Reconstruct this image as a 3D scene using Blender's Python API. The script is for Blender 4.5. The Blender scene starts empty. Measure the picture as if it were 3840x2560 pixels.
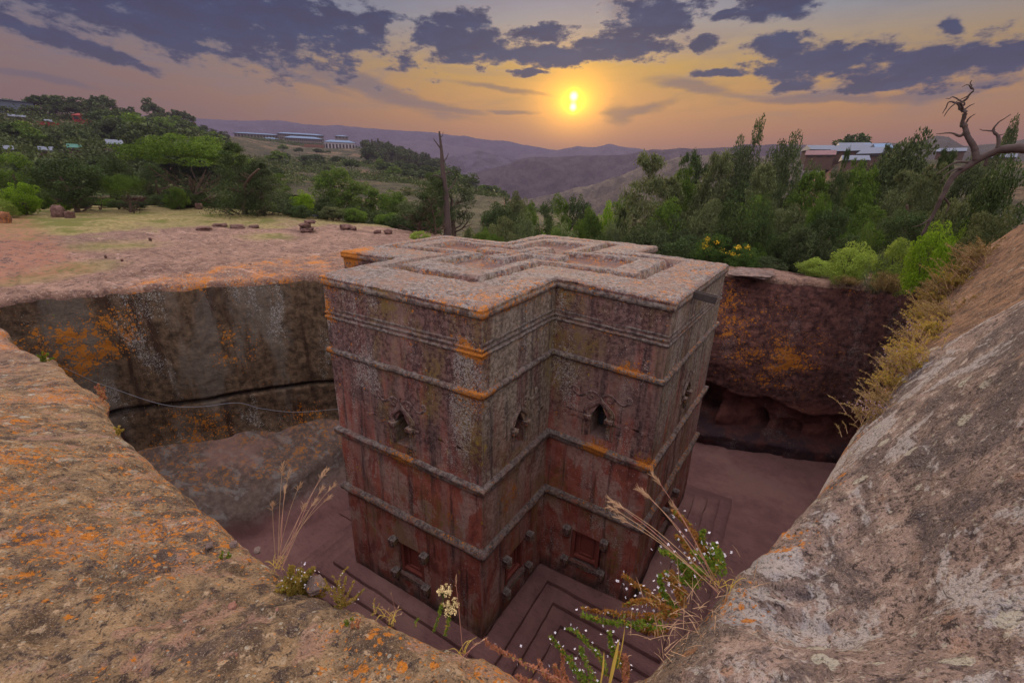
import bpy, math, random
import numpy as np
S = bpy.context.scene
COL = S.collection
R = math.radians

# ------------------------------------------------------------------ camera (solved from the church's corners)
CAM = np.array([7.654, -13.38, 2.473]); YAW = -0.54676; PITCH = 0.35316; ROLL = 0.024514; FPX = 1644.12
def _basis():
    cy, sy, cp, sp, cr, sr = math.cos(YAW), math.sin(YAW), math.cos(PITCH), math.sin(PITCH), math.cos(ROLL), math.sin(ROLL)
    f = np.array([sy*cp, cy*cp, -sp]); r = np.array([cy, -sy, 0.]); u = np.cross(r, f)
    return cr*r+sr*u, -sr*r+cr*u, f
RT, UP, FW = _basis()
SC = 3840/2352
def ray(x, y):
    x, y = x*SC, y*SC
    return FW + RT*(x-1920)/FPX - UP*(y-1280)/FPX
def atz(x, y, z):
    d = ray(x, y); return CAM + d*(z-CAM[2])/d[2]
def atd(x, y, dist):
    d = ray(x, y); return CAM + d*dist/math.hypot(d[0], d[1])
def azt(x, y):
    d = ray(x, y); return math.atan2(d[0], d[1]), d[2]/math.hypot(d[0], d[1])
cam = bpy.data.objects.new("camera", bpy.data.cameras.new("camera")); COL.objects.link(cam)
from mathutils import Matrix, Vector
cam.matrix_world = Matrix(((RT[0], UP[0], -FW[0], CAM[0]), (RT[1], UP[1], -FW[1], CAM[1]), (RT[2], UP[2], -FW[2], CAM[2]), (0, 0, 0, 1)))
cam.data.sensor_width = 36; cam.data.lens = FPX/3840*36
cam.data.clip_start = .05; cam.data.clip_end = 20000
S.camera = cam
S.view_settings.view_transform = 'Standard'; S.view_settings.look = 'None'
S.view_settings.exposure = 0.0; S.view_settings.gamma = 1.0
S.cycles.max_bounces = 6; S.cycles.diffuse_bounces = 3; S.cycles.transparent_max_bounces = 8
HAZE_D = .00046
S.cycles.volume_bounces = 0; S.cycles.volume_max_steps = 64

# ------------------------------------------------------------------ node helper
class NT:
    def __init__(s, tree): s.t = tree; s.n = tree.nodes; s.l = tree.links
    def new(s, kind, **kw):
        n = s.n.new(kind)
        for k, v in kw.items(): setattr(n, k, v)
        return n
    def put(s, sock, v):
        if v is None: return
        if hasattr(v, 'is_linked') or isinstance(v, bpy.types.NodeSocket): s.l.new(v, sock)
        elif isinstance(v, (tuple, list)) and sock.type == 'RGBA' and len(v) == 3: sock.default_value = (*v, 1)
        else: sock.default_value = v
    def m(s, op, a, b=None, c=None, clamp=False):
        n = s.new('ShaderNodeMath', operation=op, use_clamp=clamp)
        s.put(n.inputs[0], a); s.put(n.inputs[1], b)
        if c is not None: s.put(n.inputs[2], c)
        return n.outputs[0]
    def vm(s, op, a, b=None):
        n = s.new('ShaderNodeVectorMath', operation=op)
        s.put(n.inputs[0], a)
        if b is not None:
            if op == 'SCALE': s.put(n.inputs[3], b)
            else: s.put(n.inputs[1], b)
        return n.outputs['Value'] if op in ('LENGTH', 'DOT_PRODUCT', 'DISTANCE') else n.outputs[0]
    def noise(s, vec, scale, detail=4, rough=.55, dist=0.0, col=False):
        n = s.new('ShaderNodeTexNoise'); s.put(n.inputs['Vector'], vec)
        n.inputs['Scale'].default_value = scale; n.inputs['Detail'].default_value = detail
        n.inputs['Roughness'].default_value = rough; n.inputs['Distortion'].default_value = dist
        return n.outputs['Color'] if col else n.outputs['Fac']
    def vor(s, vec, scale, feat='F1', out='Distance', rnd=1.0):
        n = s.new('ShaderNodeTexVoronoi', feature=feat); s.put(n.inputs['Vector'], vec)
        n.inputs['Scale'].default_value = scale; n.inputs['Randomness'].default_value = rnd
        return n.outputs[out]
    def ss(s, v, a, b, lo=0.0, hi=1.0):
        n = s.new('ShaderNodeMapRange', interpolation_type='SMOOTHSTEP')
        if a > b: a, b, lo, hi = b, a, hi, lo
        s.put(n.inputs['Value'], v); n.inputs['From Min'].default_value = a; n.inputs['From Max'].default_value = b
        n.inputs['To Min'].default_value = lo; n.inputs['To Max'].default_value = hi
        return n.outputs[0]
    def mix(s, f, a, b, mode='MIX'):
        n = s.new('ShaderNodeMix', data_type='RGBA', blend_type=mode)
        s.put(n.inputs['Factor'], f); s.put(n.inputs[6], a); s.put(n.inputs[7], b)
        return n.outputs[2]
    def ramp(s, f, stops, interp='LINEAR'):
        n = s.new('ShaderNodeValToRGB'); s.put(n.inputs[0], f); e = n.color_ramp.elements
        n.color_ramp.interpolation = interp
        while len(e) < len(stops): e.new(.5)
        for k, (p, c) in enumerate(stops): e[k].position = p; e[k].color = (*c, 1)
        return n.outputs[0]
    def xyz(s, v):
        n = s.new('ShaderNodeSeparateXYZ'); s.put(n.inputs[0], v); return n.outputs
    def comb(s, x, y, z):
        n = s.new('ShaderNodeCombineXYZ'); s.put(n.inputs[0], x); s.put(n.inputs[1], y); s.put(n.inputs[2], z); return n.outputs[0]
    def mapping(s, v, scale=(1, 1, 1), rot=(0, 0, 0), loc=(0, 0, 0)):
        n = s.new('ShaderNodeMapping'); s.put(n.inputs[0], v)
        n.inputs['Location'].default_value = loc; n.inputs['Rotation'].default_value = rot; n.inputs['Scale'].default_value = scale
        return n.outputs[0]

# ------------------------------------------------------------------ world: dusk sky with cloud banks, in real azimuth and elevation
SUN_AZ, SUN_T = azt(1317, 236); SUN_EL = math.atan(SUN_T)
W = bpy.data.worlds.new("World"); S.world = W; W.use_nodes = True
W.node_tree.nodes.clear()
w = NT(W.node_tree)
dirv = w.new('ShaderNodeTexCoord').outputs['Generated']
dx, dy, dz = w.xyz(dirv)
fh = w.m('ADD', w.m('MULTIPLY', dx, math.sin(YAW)), w.m('MULTIPLY', dy, math.cos(YAW)))
rh = w.m('SUBTRACT', w.m('MULTIPLY', dx, math.cos(YAW)), w.m('MULTIPLY', dy, math.sin(YAW)))
az = w.m('MULTIPLY', w.m('ARCTAN2', rh, fh), 57.29578)
el = w.m('MULTIPLY', w.m('ARCSINE', dz), 57.29578)
def sky_pos(x, y):
    a, t = azt(x, y); return math.degrees(a-YAW), math.degrees(math.atan(t))
sa, se = sky_pos(1317, 236)
warp = w.noise(w.comb(w.m('MULTIPLY', az, .12), w.m('MULTIPLY', el, .22), 3.3), 1.0, 5, .6, col=True)
wx_, wy_, _ = w.xyz(warp)
azw = w.m('ADD', az, w.m('MULTIPLY', w.m('SUBTRACT', wx_, .5), 3.4))
elw = w.m('ADD', el, w.m('MULTIPLY', w.m('SUBTRACT', wy_, .5), 1.8))
P = w.comb(azw, elw, 0)
def blobs(lst):
    acc = None
    for (x, y, rx, ry, ang) in lst:
        a0, e0 = sky_pos(x, y); a1, _ = sky_pos(x+rx, y); a2, _ = sky_pos(x-rx, y)
        _, e1 = sky_pos(x, y-ry); _, e2 = sky_pos(x, y+ry)
        v = w.new('ShaderNodeMapping', vector_type='TEXTURE'); w.put(v.inputs[0], P)
        v.inputs['Location'].default_value = (a0, e0, 0); v.inputs['Rotation'].default_value = (0, 0, R(ang))
        v.inputs['Scale'].default_value = (abs(a1-a2)/2, abs(e1-e2)/2, 1)
        d = w.m('SUBTRACT', 1.0, w.vm('LENGTH', v.outputs[0]))
        acc = d if acc is None else w.m('SMOOTH_MAX', acc, d, .12)
    return acc
DARK = [(300, -15, 720, 125, -5), (640, 38, 340, 84, -5), (850, 52, 95, 22, 10), (140, 88, 260, 22, -12), (420, 102, 160, 16, -7),
        (1065, 100, 150, 55, 0), (1060, 48, 75, 34, 0), (1000, 78, 70, 40, 0), (1250, 128, 230, 30, 0), (1250, 78, 80, 24, 0), (1430, 108, 150, 42, 0), (1500, 40, 120, 52, 0), (1200, 165, 60, 9, 0),
        (1765, 18, 118, 36, 0), (1665, 26, 50, 15, 12), (1620, 92, 24, 26, 0), (1792, 102, 92, 32, 0), (1900, 142, 200, 46, -2), (2140, 150, 250, 58, 0), (2330, 140, 160, 62, 0),
        (1660, 168, 80, 10, 0), (1830, 196, 66, 13, 0), (2040, 192, 130, 16, 4), (2190, 65, 46, 20, -25), (290, 136, 60, 8, -6)]
SOFT = [(860, 208, 260, 24, -12), (820, 186, 60, 20, -14), (1000, 246, 130, 12, -8), (640, 160, 200, 12, -14), (1420, 262, 44, 34, 0), (1470, 250, 80, 14, 8), (1180, 262, 60, 6, 0),
        (1440, 20, 60, 45, 0), (1900, 225, 220, 12, -4), (2120, 215, 200, 12, 0), (90, 175, 180, 10, -4), (2260, 200, 120, 14, 0), (1600, 200, 110, 16, -10), (1150, 205, 120, 8, -6)]
cn = w.noise(w.comb(w.m('MULTIPLY', az, .34), w.m('MULTIPLY', el, .72), 0), 1.0, 10, .64)
cn2 = w.noise(w.comb(w.m('MULTIPLY', az, .09), w.m('MULTIPLY', el, .5), 9), 1.0, 6, .6, .6)
dark = w.m('ADD', blobs(DARK), w.m('MULTIPLY', w.m('SUBTRACT', cn, .5), 3.0))
soft = w.m('ADD', blobs(SOFT), w.m('MULTIPLY', w.m('SUBTRACT', cn2, .5), 1.5))
darkA = w.ss(dark, -.24, .42); softA = w.ss(soft, -.25, .65)
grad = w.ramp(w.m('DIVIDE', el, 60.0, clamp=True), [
    (0.0, (.56, .20, .10)), (.07, (.58, .19, .02)), (.13, (.66, .29, .0)), (.19, (.56, .32, .02)), (.26, (.27, .29, .31)), (.33, (.11, .20, .40)), (.50, (1.0, .9, .95)), (1.0, (2.15, 1.90, 1.92))])  # sky above the frame made much brighter to lift the ambient light
azd = w.m('ABSOLUTE', w.m('SUBTRACT', az, sa))
side = w.m('MAXIMUM', w.ss(w.m('SUBTRACT', sa, az), 4, 50), w.m('MULTIPLY', w.ss(w.m('SUBTRACT', az, sa), 14, 60), .55))
low = w.ss(el, 22, 32)
grad = w.mix(w.m('MULTIPLY', w.m('MULTIPLY', side, .75), w.m('SUBTRACT', 1.0, low)), grad, w.mix(w.ss(el, 5, 15), (.17, .085, .065), (.06, .12, .28)))
# sky behind the photographer: pinkish, unseen, brightened to raise the ambient light
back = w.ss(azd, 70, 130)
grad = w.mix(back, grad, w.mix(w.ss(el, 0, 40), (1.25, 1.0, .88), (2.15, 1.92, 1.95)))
streak = w.ss(cn2, .42, .72)
grad = w.mix(w.m('MULTIPLY', streak, w.m('MULTIPLY', w.ss(el, 4, 9), w.m('SUBTRACT', .42, w.m('MULTIPLY', low, .42)))), grad, (.17, .165, .21))
va = w.m('SUBTRACT', az, sa); ve = w.m('SUBTRACT', el, se)
ang = w.m('SQRT', w.m('ADD', w.m('MULTIPLY', va, va), w.m('MULTIPLY', w.m('MULTIPLY', ve, ve), 1.7)))
glow1 = w.m('EXPONENT', w.m('MULTIPLY', w.m('MULTIPLY', ang, ang), -1/15.0))
glow2 = w.m('EXPONENT', w.m('MULTIPLY', ang, -1/11.0))
skyc = w.vm('ADD', grad, w.vm('ADD', w.vm('SCALE', (1.7, .72, -.20), glow1), w.vm('SCALE', (.50, .20, -.08), glow2)))
cloudc = w.mix(w.ss(w.m('ADD', w.m('MULTIPLY', cn, .5), w.m('MULTIPLY', cn2, .5)), .40, .62), (.004, .022, .090), (.0, .002, .040)); cloudc = w.mix(w.ss(dark, .30, -.05), cloudc, (.08, .085, .14))
cloudc = w.mix(w.m('MULTIPLY', glow2, .22), cloudc, (.16, .09, .06))
skyc = w.mix(w.m('MULTIPLY', softA, .62), skyc, w.mix(w.m('MULTIPLY', glow2, .8), (.10, .085, .12), (.26, .14, .06)))
skyc = w.mix(w.m('MULTIPLY', darkA, .98), skyc, cloudc)
# rim light on the cloud edges towards the sun
edge = w.m('MULTIPLY', w.m('MULTIPLY', w.ss(dark, -.22, .0), w.ss(dark, .14, .0)), w.m('MULTIPLY', glow2, 1.0))
skyc = w.vm('ADD', skyc, w.vm('SCALE', (.30, .18, .07), edge))
# the veiled sun, cut in two by a thin bar of cloud
se1 = w.m('SUBTRACT', el, sky_pos(1317, 222)[1]); se2 = w.m('SUBTRACT', el, sky_pos(1315, 246)[1])
def lobe(e_, r):
    return w.m('EXPONENT', w.m('MULTIPLY', w.m('ADD', w.m('MULTIPLY', va, va), w.m('MULTIPLY', e_, e_)), -1/(r*r)))
core = w.m('ADD', lobe(se1, .46), lobe(se2, .40))
skyc = w.vm('ADD', skyc, w.vm('ADD', w.vm('SCALE', (14.0, 10.0, 2.2), core), w.vm('SCALE', (2.2, 1.15, -.2), w.m('EXPONENT', w.m('MULTIPLY', w.m('MULTIPLY', ang, ang), -1/2.2)))))
skyc = w.vm('MAXIMUM', skyc, (.012, .012, .012))
skyc = w.mix(w.ss(el, 0.0, -3.0), skyc, (.16, .12, .12))
nish = w.new('ShaderNodeTexSky', sky_type='NISHITA', sun_disc=False)
nish.sun_elevation = SUN_EL; nish.sun_rotation = SUN_AZ; nish.altitude = 2400
skyc = w.vm('ADD', skyc, w.vm('SCALE', nish.outputs[0], .012))
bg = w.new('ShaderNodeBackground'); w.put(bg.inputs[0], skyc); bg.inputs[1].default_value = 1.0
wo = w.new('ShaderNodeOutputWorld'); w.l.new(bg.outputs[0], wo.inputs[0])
W.cycles.sampling_method = 'MANUAL'; W.cycles.sample_map_resolution = 1024

sun = bpy.data.objects.new("sun", bpy.data.lights.new("sun", 'SUN')); COL.objects.link(sun)
sun.data.energy = 3.2; sun.data.angle = R(10); sun.data.color = (1.0, .72, .42)
sd = Vector((math.sin(SUN_AZ)*math.cos(SUN_EL+.06), math.cos(SUN_AZ)*math.cos(SUN_EL+.06), math.sin(SUN_EL+.06)))
sun.rotation_euler = sd.to_track_quat('Z', 'Y').to_euler()

# ------------------------------------------------------------------ numeric helpers
rng = np.random.default_rng(7)
def _h(i, j, k, sd_):
    n = (i.astype(np.int64)*374761393 + j.astype(np.int64)*668265263 + k.astype(np.int64)*2147483647 + sd_*1274126177) & 0xffffffff
    n = ((n ^ (n >> 13))*1274126177) & 0xffffffff
    n = ((n ^ (n >> 16))*2246822519) & 0xffffffff
    return ((n ^ (n >> 15)) & 0xffff)/32767.5-1
def vn(P_, sd_=0):
    P_ = np.asarray(P_, float); F = np.floor(P_); f = P_-F; f = f*f*(3-2*f); i, j, k = [F[..., a].astype(np.int64) for a in range(3)]
    o = 0
    for a in (0, 1):
        for b in (0, 1):
            for c in (0, 1):
                o = o+_h(i+a, j+b, k+c, sd_)*(f[..., 0] if a else 1-f[..., 0])*(f[..., 1] if b else 1-f[..., 1])*(f[..., 2] if c else 1-f[..., 2])
    return o
def fbm(x, y, z=0, sc=1.0, oc=4, g=.5, sd_=0, ridged=False):
    x, y = np.broadcast_arrays(np.asarray(x, float), np.asarray(y, float)); z = np.broadcast_to(np.asarray(z, float), x.shape)
    Q = np.stack([x, y, z], -1)*sc; o = 0; a = 1; t = 0
    for q in range(oc):
        v = vn(Q*(2.03**q)+17.3*q, sd_+q)
        if ridged: v = 1-2*np.abs(v)
        o = o+a*v; t += a; a *= g
    return o/t
def sstep(x, a, b):
    t = np.clip((np.asarray(x, float)-a)/(b-a), 0, 1); return t*t*(3-2*t)

def make_mesh(name, V, F, mat=None, smooth=True):
    """V (n,3); F (m,k) or a list of such arrays"""
    if not isinstance(F, list): F = [F]
    F = [np.asarray(f, np.int64) for f in F if len(f)]
    me = bpy.data.meshes.new(name); V = np.asarray(V, np.float32)
    me.vertices.add(len(V)); me.vertices.foreach_set('co', V.ravel())
    li = np.concatenate([f.ravel() for f in F]); tot = np.concatenate([np.full(len(f), f.shape[1]) for f in F])
    st = np.concatenate([[0], np.cumsum(tot)[:-1]])
    me.loops.add(len(li)); me.loops.foreach_set('vertex_index', li.astype(np.int32))
    me.polygons.add(len(tot)); me.polygons.foreach_set('loop_start', st.astype(np.int32)); me.polygons.foreach_set('loop_total', tot.astype(np.int32))
    me.polygons.foreach_set('use_smooth', np.full(len(tot), smooth))
    if mat:
        for m_ in (mat if isinstance(mat, list) else [mat]): me.materials.append(m_)
    me.update(calc_edges=True); me.validate()
    return me
def link(name, me, parent=None, loc=(0, 0, 0), rot=(0, 0, 0), scale=1.0):
    o = bpy.data.objects.new(name, me); COL.objects.link(o); o.location = loc; o.rotation_euler = rot
    o.scale = (scale,)*3 if not isinstance(scale, (tuple, list)) else scale
    if parent: o.parent = parent
    return o
def tag(o, label=None, cat=None, group=None, kind=None):
    if label: o['label'] = label
    if cat: o['category'] = cat
    if group: o['group'] = group
    if kind: o['kind'] = kind
    return o
def copy_tree(o, parent=None):
    c = o.copy(); COL.objects.link(c); c.parent = parent
    for ch in list(o.children):
        copy_tree(ch, c)
    return c
def grid_faces(n, m, closed=False):
    """n columns by m rows of vertices, index = i*m+j"""
    i = np.arange(n if closed else n-1); j = np.arange(m-1); I, J = np.meshgrid(i, j, indexing='ij'); I2 = (I+1) % n
    return np.stack([I*m+J, I2*m+J, I2*m+J+1, I*m+J+1], -1).reshape(-1, 4)
class Geo:
    def __init__(s): s.v = []; s.f3 = []; s.f4 = []; s.n = 0
    def add(s, V, F):
        V = np.asarray(V, float).reshape(-1, 3); F = np.asarray(F, np.int64)
        s.v.append(V); (s.f3 if F.shape[1] == 3 else s.f4).append(F+s.n); s.n += len(V); return s
    def mesh(s, name, mat=None, smooth=True):
        F = [np.concatenate(x) for x in (s.f3, s.f4) if x]
        return make_mesh(name, np.concatenate(s.v), F, mat, smooth)
    def tube(s, pts, rad, seg=6, caps=True):
        pts = np.asarray(pts, float); n = len(pts); rad = np.broadcast_to(np.asarray(rad, float), (n,))
        T = np.gradient(pts, axis=0); T /= np.linalg.norm(T, axis=1)[:, None]+1e-9
        up = np.array([0, 0, 1.]) if abs(T[0][2]) < .9 else np.array([1., 0, 0])
        A = np.cross(T, up); A /= np.linalg.norm(A, axis=1)[:, None]+1e-9; B = np.cross(T, A)
        th = np.linspace(0, 2*np.pi, seg, endpoint=False)
        V = pts[:, None]+rad[:, None, None]*(np.cos(th)[None, :, None]*A[:, None]+np.sin(th)[None, :, None]*B[:, None])
        V = V.reshape(-1, 3); i, j = np.meshgrid(np.arange(n-1), np.arange(seg), indexing='ij'); j2 = (j+1) % seg
        F = np.stack([i*seg+j, i*seg+j2, (i+1)*seg+j2, (i+1)*seg+j], -1).reshape(-1, 4)
        s.add(V, F)
        if caps:
            c = len(V); k = np.arange(seg); k2 = (k+1) % seg
            s.add(np.vstack([V[:seg], pts[0][None]]), np.stack([k2, k, np.full(seg, seg)], -1))
            s.add(np.vstack([V[-seg:], pts[-1][None]]), np.stack([k, k2, np.full(seg, seg)], -1))
        return s
    def box(s, c, sz, M=None, taper=1.0):
        x, y, z = [a/2 for a in sz]
        V = np.array([[-x, -y, -z], [x, -y, -z], [x, y, -z], [-x, y, -z], [-x*taper, -y*taper, z], [x*taper, -y*taper, z], [x*taper, y*taper, z], [-x*taper, y*taper, z]])
        if M is not None: V = V@np.asarray(M).T
        s.add(V+np.asarray(c, float), [[0, 3, 2, 1], [4, 5, 6, 7], [0, 1, 5, 4], [1, 2, 6, 5], [2, 3, 7, 6], [3, 0, 4, 7]]); return s
    def leaves(s, C, size, rg, asp=.5, up=0.0, D=None):
        """one small diamond-shaped leaf at every point of C"""
        n = len(C); N = rg.normal(size=(n, 3)); N[:, 2] += up; N /= np.linalg.norm(N, axis=1)[:, None]
        T = rg.normal(size=(n, 3)) if D is None else D+rg.normal(size=(n, 3))*.35
        T -= N*(T*N).sum(1)[:, None]; T /= np.linalg.norm(T, axis=1)[:, None]+1e-9
        B = np.cross(N, T); sz = (size*rg.uniform(.6, 1.3, n))[:, None]
        V = np.stack([C-T*sz, C+B*sz*asp-T*sz*.1, C+T*sz, C-B*sz*asp-T*sz*.1], 1).reshape(-1, 3)
        s.add(V, np.arange(4*n).reshape(-1, 4)); return s
def catmull(pts, n=8):
    pts = np.asarray(pts, float); P_ = np.vstack([2*pts[0]-pts[1], pts, 2*pts[-1]-pts[-2]]); out = []
    for i in range(1, len(P_)-2):
        t = np.linspace(0, 1, n, endpoint=False)[:, None]; a, b, c, d = P_[i-1:i+3]
        out.append(.5*((2*b)+(-a+c)*t+(2*a-5*b+4*c-d)*t*t+(-a+3*b-3*c+d)*t**3))
    out.append(pts[-1:]); return np.vstack(out)

# ------------------------------------------------------------------ materials
def new_mat(name):
    m_ = bpy.data.materials.new(name); m_.use_nodes = True; nt = NT(m_.node_tree); nt.n.clear()
    out = nt.new('ShaderNodeOutputMaterial'); b = nt.new('ShaderNodeBsdfPrincipled'); nt.l.new(b.outputs[0], out.inputs[0])
    b.inputs['Roughness'].default_value = .9; b.inputs['Specular IOR Level'].default_value = .2
    return m_, nt, b, out
def bump(nt, b, h, strength=.5, dist=.02, prev=None):
    n = nt.new('ShaderNodeBump'); n.inputs['Strength'].default_value = strength; n.inputs['Distance'].default_value = dist
    nt.put(n.inputs['Height'], h)
    if prev is not None: nt.l.new(prev, n.inputs['Normal'])
    nt.l.new(n.outputs[0], b.inputs['Normal']); return n.outputs[0]
def pos(nt): return nt.new('ShaderNodeNewGeometry').outputs['Position']
def objc(nt): return nt.new('ShaderNodeTexCoord').outputs['Object']
def simple(name, col, rough=.85, var=.25, sc=3.0, metal=0):
    m_, nt, b, _ = new_mat(name); p = objc(nt); n = nt.noise(p, sc, 5, .6)
    nt.put(b.inputs['Base Color'], nt.mix(n, tuple(c*(1-var) for c in col), tuple(c*(1+var) for c in col)))
    b.inputs['Roughness'].default_value = rough; b.inputs['Metallic'].default_value = metal
    return m_
def leaf_mat(name, c1, c2, c3=None, trans=.35, sc=.35):
    m_, nt, b, out = new_mat(name)
    r_ = nt.new('ShaderNodeNewGeometry').outputs['Random Per Island']
    n = nt.noise(pos(nt), sc, 3, .6)
    c = nt.mix(r_, c1, c2)
    c = nt.mix(nt.ss(n, .35, .68), nt.vm('SCALE', c, .62), c)
    if c3: c = nt.mix(nt.m('MULTIPLY', nt.ss(r_, .86, .9), .8), c, c3)
    nt.put(b.inputs['Base Color'], c); b.inputs['Roughness'].default_value = .6; b.inputs['Specular IOR Level'].default_value = .15
    t = nt.new('ShaderNodeBsdfTranslucent'); nt.put(t.inputs[0], nt.mix(.5, c, nt.vm('MULTIPLY', c, (1.3, 1.25, .5))))
    x = nt.new('ShaderNodeMixShader'); x.inputs[0].default_value = trans
    nt.l.new(b.outputs[0], x.inputs[1]); nt.l.new(t.outputs[0], x.inputs[2]); nt.l.new(x.outputs[0], out.inputs[0])
    return m_
def blob_mask(nt, p, c, r0, r1, sq=(1, 1, 1)):
    """1 inside radius r0 of point c, 0 beyond r1"""
    d = nt.vm('LENGTH', nt.vm('MULTIPLY', nt.vm('SUBTRACT', p, c), sq)); return nt.ss(d, r1, r0)
def spots(nt, p, scale, thr, soft=.05, warp=.25, keep=.5, seed=0.0):
    """irregular lichen spots: voronoi cells, only some of them filled"""
    q = nt.vm('ADD', p, nt.vm('SCALE', nt.noise(p, scale*1.7, 4, .65, col=True), warp*3/scale))
    q = nt.vm('ADD', q, (seed, seed*.7, seed*.3))
    n = nt.new('ShaderNodeTexVoronoi'); nt.put(n.inputs['Vector'], q); n.inputs['Scale'].default_value = scale
    r_ = nt.xyz(n.outputs['Color'])[0]
    rad = nt.m('MULTIPLY', nt.ss(r_, 1-keep, 1.0, 0.0, 1.0), thr)
    return nt.ss(nt.m('SUBTRACT', rad, n.outputs['Distance']), 0.0, soft)

def lichen(nt, p, scale, mask, warp=.35, seed=0.0, soft=.06):
    """round crusts that spread and merge where the mask is high"""
    q = nt.vm('ADD', nt.vm('ADD', p, nt.vm('SCALE', nt.noise(p, scale*1.6, 4, .7, col=True), warp*2.2/scale)), (seed, seed*.6, seed*.3))
    v = nt.new('ShaderNodeTexVoronoi'); nt.put(v.inputs['Vector'], q); v.inputs['Scale'].default_value = scale
    r_ = nt.xyz(v.outputs['Color'])[0]
    rad = nt.m('SUBTRACT', nt.m('MULTIPLY', mask, 1.15), nt.m('MULTIPLY', r_, .75))
    return nt.ss(nt.m('SUBTRACT', nt.m('MULTIPLY', rad, .9), v.outputs['Distance']), -soft, soft)
# --- church stone
def church_mat(name, course=False):
    m_, nt, b, _ = new_mat(name); p = objc(nt); x, y, z = nt.xyz(p)
    g = nt.new('ShaderNodeNewGeometry'); nz = nt.xyz(g.outputs['Normal'])[2]; nx_ = nt.xyz(g.outputs['True Normal'])[0]
    up = nt.ss(nz, .35, .8)
    n1 = nt.noise(p, .55, 5, .6); n2 = nt.noise(p, 2.3, 6, .65); n3 = nt.noise(p, 9, 6, .7); n4 = nt.noise(p, 34, 4, .7)
    st = nt.noise(nt.mapping(p, (1.6, 1.6, .16)), 1.5, 5, .6, .3); st2 = nt.noise(nt.mapping(p, (4.5, 4.5, .3), loc=(3, 1, 0)), 1.0, 5, .6)
    st3 = nt.noise(nt.mapping(p, (2.2, 2.2, .10), loc=(9, 4, 0)), 1.0, 4, .55); big = nt.noise(nt.mapping(p, (1, 1, .5), loc=(4, 4, 4)), .45, 3, .5); n5 = nt.noise(p, 90, 3, .6)
    # fresh red tuff and its pink, dusty variant
    c = nt.mix(nt.ss(n2, .3, .7), (.25, .055, .038), (.38, .125, .090))
    c = nt.mix(nt.m('MULTIPLY', nt.ss(st, .48, .66), .75), c, (.30, .185, .165))
    c = nt.mix(nt.m('MULTIPLY', nt.ss(st3, .60, .72), nt.ss(z, -4.0, -6.0)), c, (.38, .12, .022))
    # dark weathering crust, strongest high up
    hgt = nt.ss(z, -8.5, -.6)
    crust = nt.m('ADD', nt.m('MULTIPLY', hgt, .52), nt.m('ADD', nt.m('MULTIPLY', nt.m('SUBTRACT', n1, .5), 1.1), nt.m('MULTIPLY', nt.m('SUBTRACT', st2, .5), .9)))
    c = nt.mix(nt.m('MULTIPLY', nt.ss(crust, .12, .46), .90), c, nt.mix(nt.ss(n3, .40, .60), (.034, .022, .026), (.170, .108, .102)))
    # sides facing +x get paler, greyer patches in their upper half: brighter side light painted in
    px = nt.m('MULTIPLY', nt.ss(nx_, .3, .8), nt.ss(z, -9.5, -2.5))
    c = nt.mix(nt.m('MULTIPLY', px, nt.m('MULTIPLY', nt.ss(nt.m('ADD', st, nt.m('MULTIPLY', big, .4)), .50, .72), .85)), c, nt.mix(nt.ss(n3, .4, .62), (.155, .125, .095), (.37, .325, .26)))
    pt = nt.noise(nt.mapping(p, (1, 1, .55), loc=(6, 2, 8)), 1.25, 7, .68, .5)
    c = nt.mix(nt.m('MULTIPLY', nt.m('MULTIPLY', nt.ss(pt, .52, .57), nt.ss(z, -2.5, -5.5)), .75), c, nt.mix(nt.ss(n3, .35, .6), (.25, .145, .125), (.44, .30, .26)))
    c = nt.mix(nt.m('MULTIPLY', nt.m('MULTIPLY', nt.ss(pt, .46, .40), nt.ss(z, -2.5, -5.5)), .7), c, nt.mix(n2, (.10, .028, .026), (.20, .045, .03)))
    c = nt.mix(nt.m('MULTIPLY', nt.m('MULTIPLY', nt.ss(big, .55, .62), nt.ss(st, .42, .55)), .4), c, (.30, .19, .165))
    c = nt.mix(nt.m('MULTIPLY', nt.ss(n5, .56, .66), .35), c, (.34, .26, .23)); c = nt.mix(nt.m('MULTIPLY', nt.ss(n5, .44, .34), .5), c, (.035, .022, .022))
    # olive and mustard algae in streaks
    al = nt.m('MULTIPLY', nt.ss(nt.noise(nt.mapping(p, (1, 1, .45), loc=(5, 2, 0)), .8, 5, .65), .50, .66), nt.ss(n3, .36, .58))
    c = nt.mix(nt.m('MULTIPLY', al, .68), c, (.17, .120, .018))
    ys = nt.m('MULTIPLY', spots(nt, nt.mapping(p, (1, 1, .45)), 8, .34, .12, .3, .6, 4.0), nt.ss(nt.noise(nt.mapping(p, (1, 1, .5), loc=(1, 7, 3)), .9, 4, .6), .54, .64))
    c = nt.mix(nt.m('MULTIPLY', ys, .8), c, (.36, .25, .012))
    # streaks under the seams
    c = nt.mix(nt.m('MULTIPLY', nt.ss(st2, .54, .66), .62), c, (.036, .024, .026))
    # pale lichen crumbs
    wm = nt.ss(nt.noise(nt.mapping(p, (1, 1, .35), loc=(0, 3, 5)), 1.1, 4, .65), .42, .60)
    ws = nt.m('MULTIPLY', spots(nt, nt.mapping(p, (1, 1, .6)), 24, .42, .15, .25, .42, 1.0), wm)
    ws2 = nt.m('MULTIPLY', nt.ss(n4, .60, .68), nt.ss(n2, .48, .6))
    wq = nt.m('MULTIPLY', nt.ss(nt.noise(nt.mapping(p, (1, 1, .3), loc=(2, 8, 5)), .9, 5, .65), .46, .66), .60)
    wl = nt.m('MAXIMUM', lichen(nt, p, 20, wq, .5, 6.0), lichen(nt, p, 46, nt.m('ADD', wq, .10), .5, 9.0))
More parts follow.
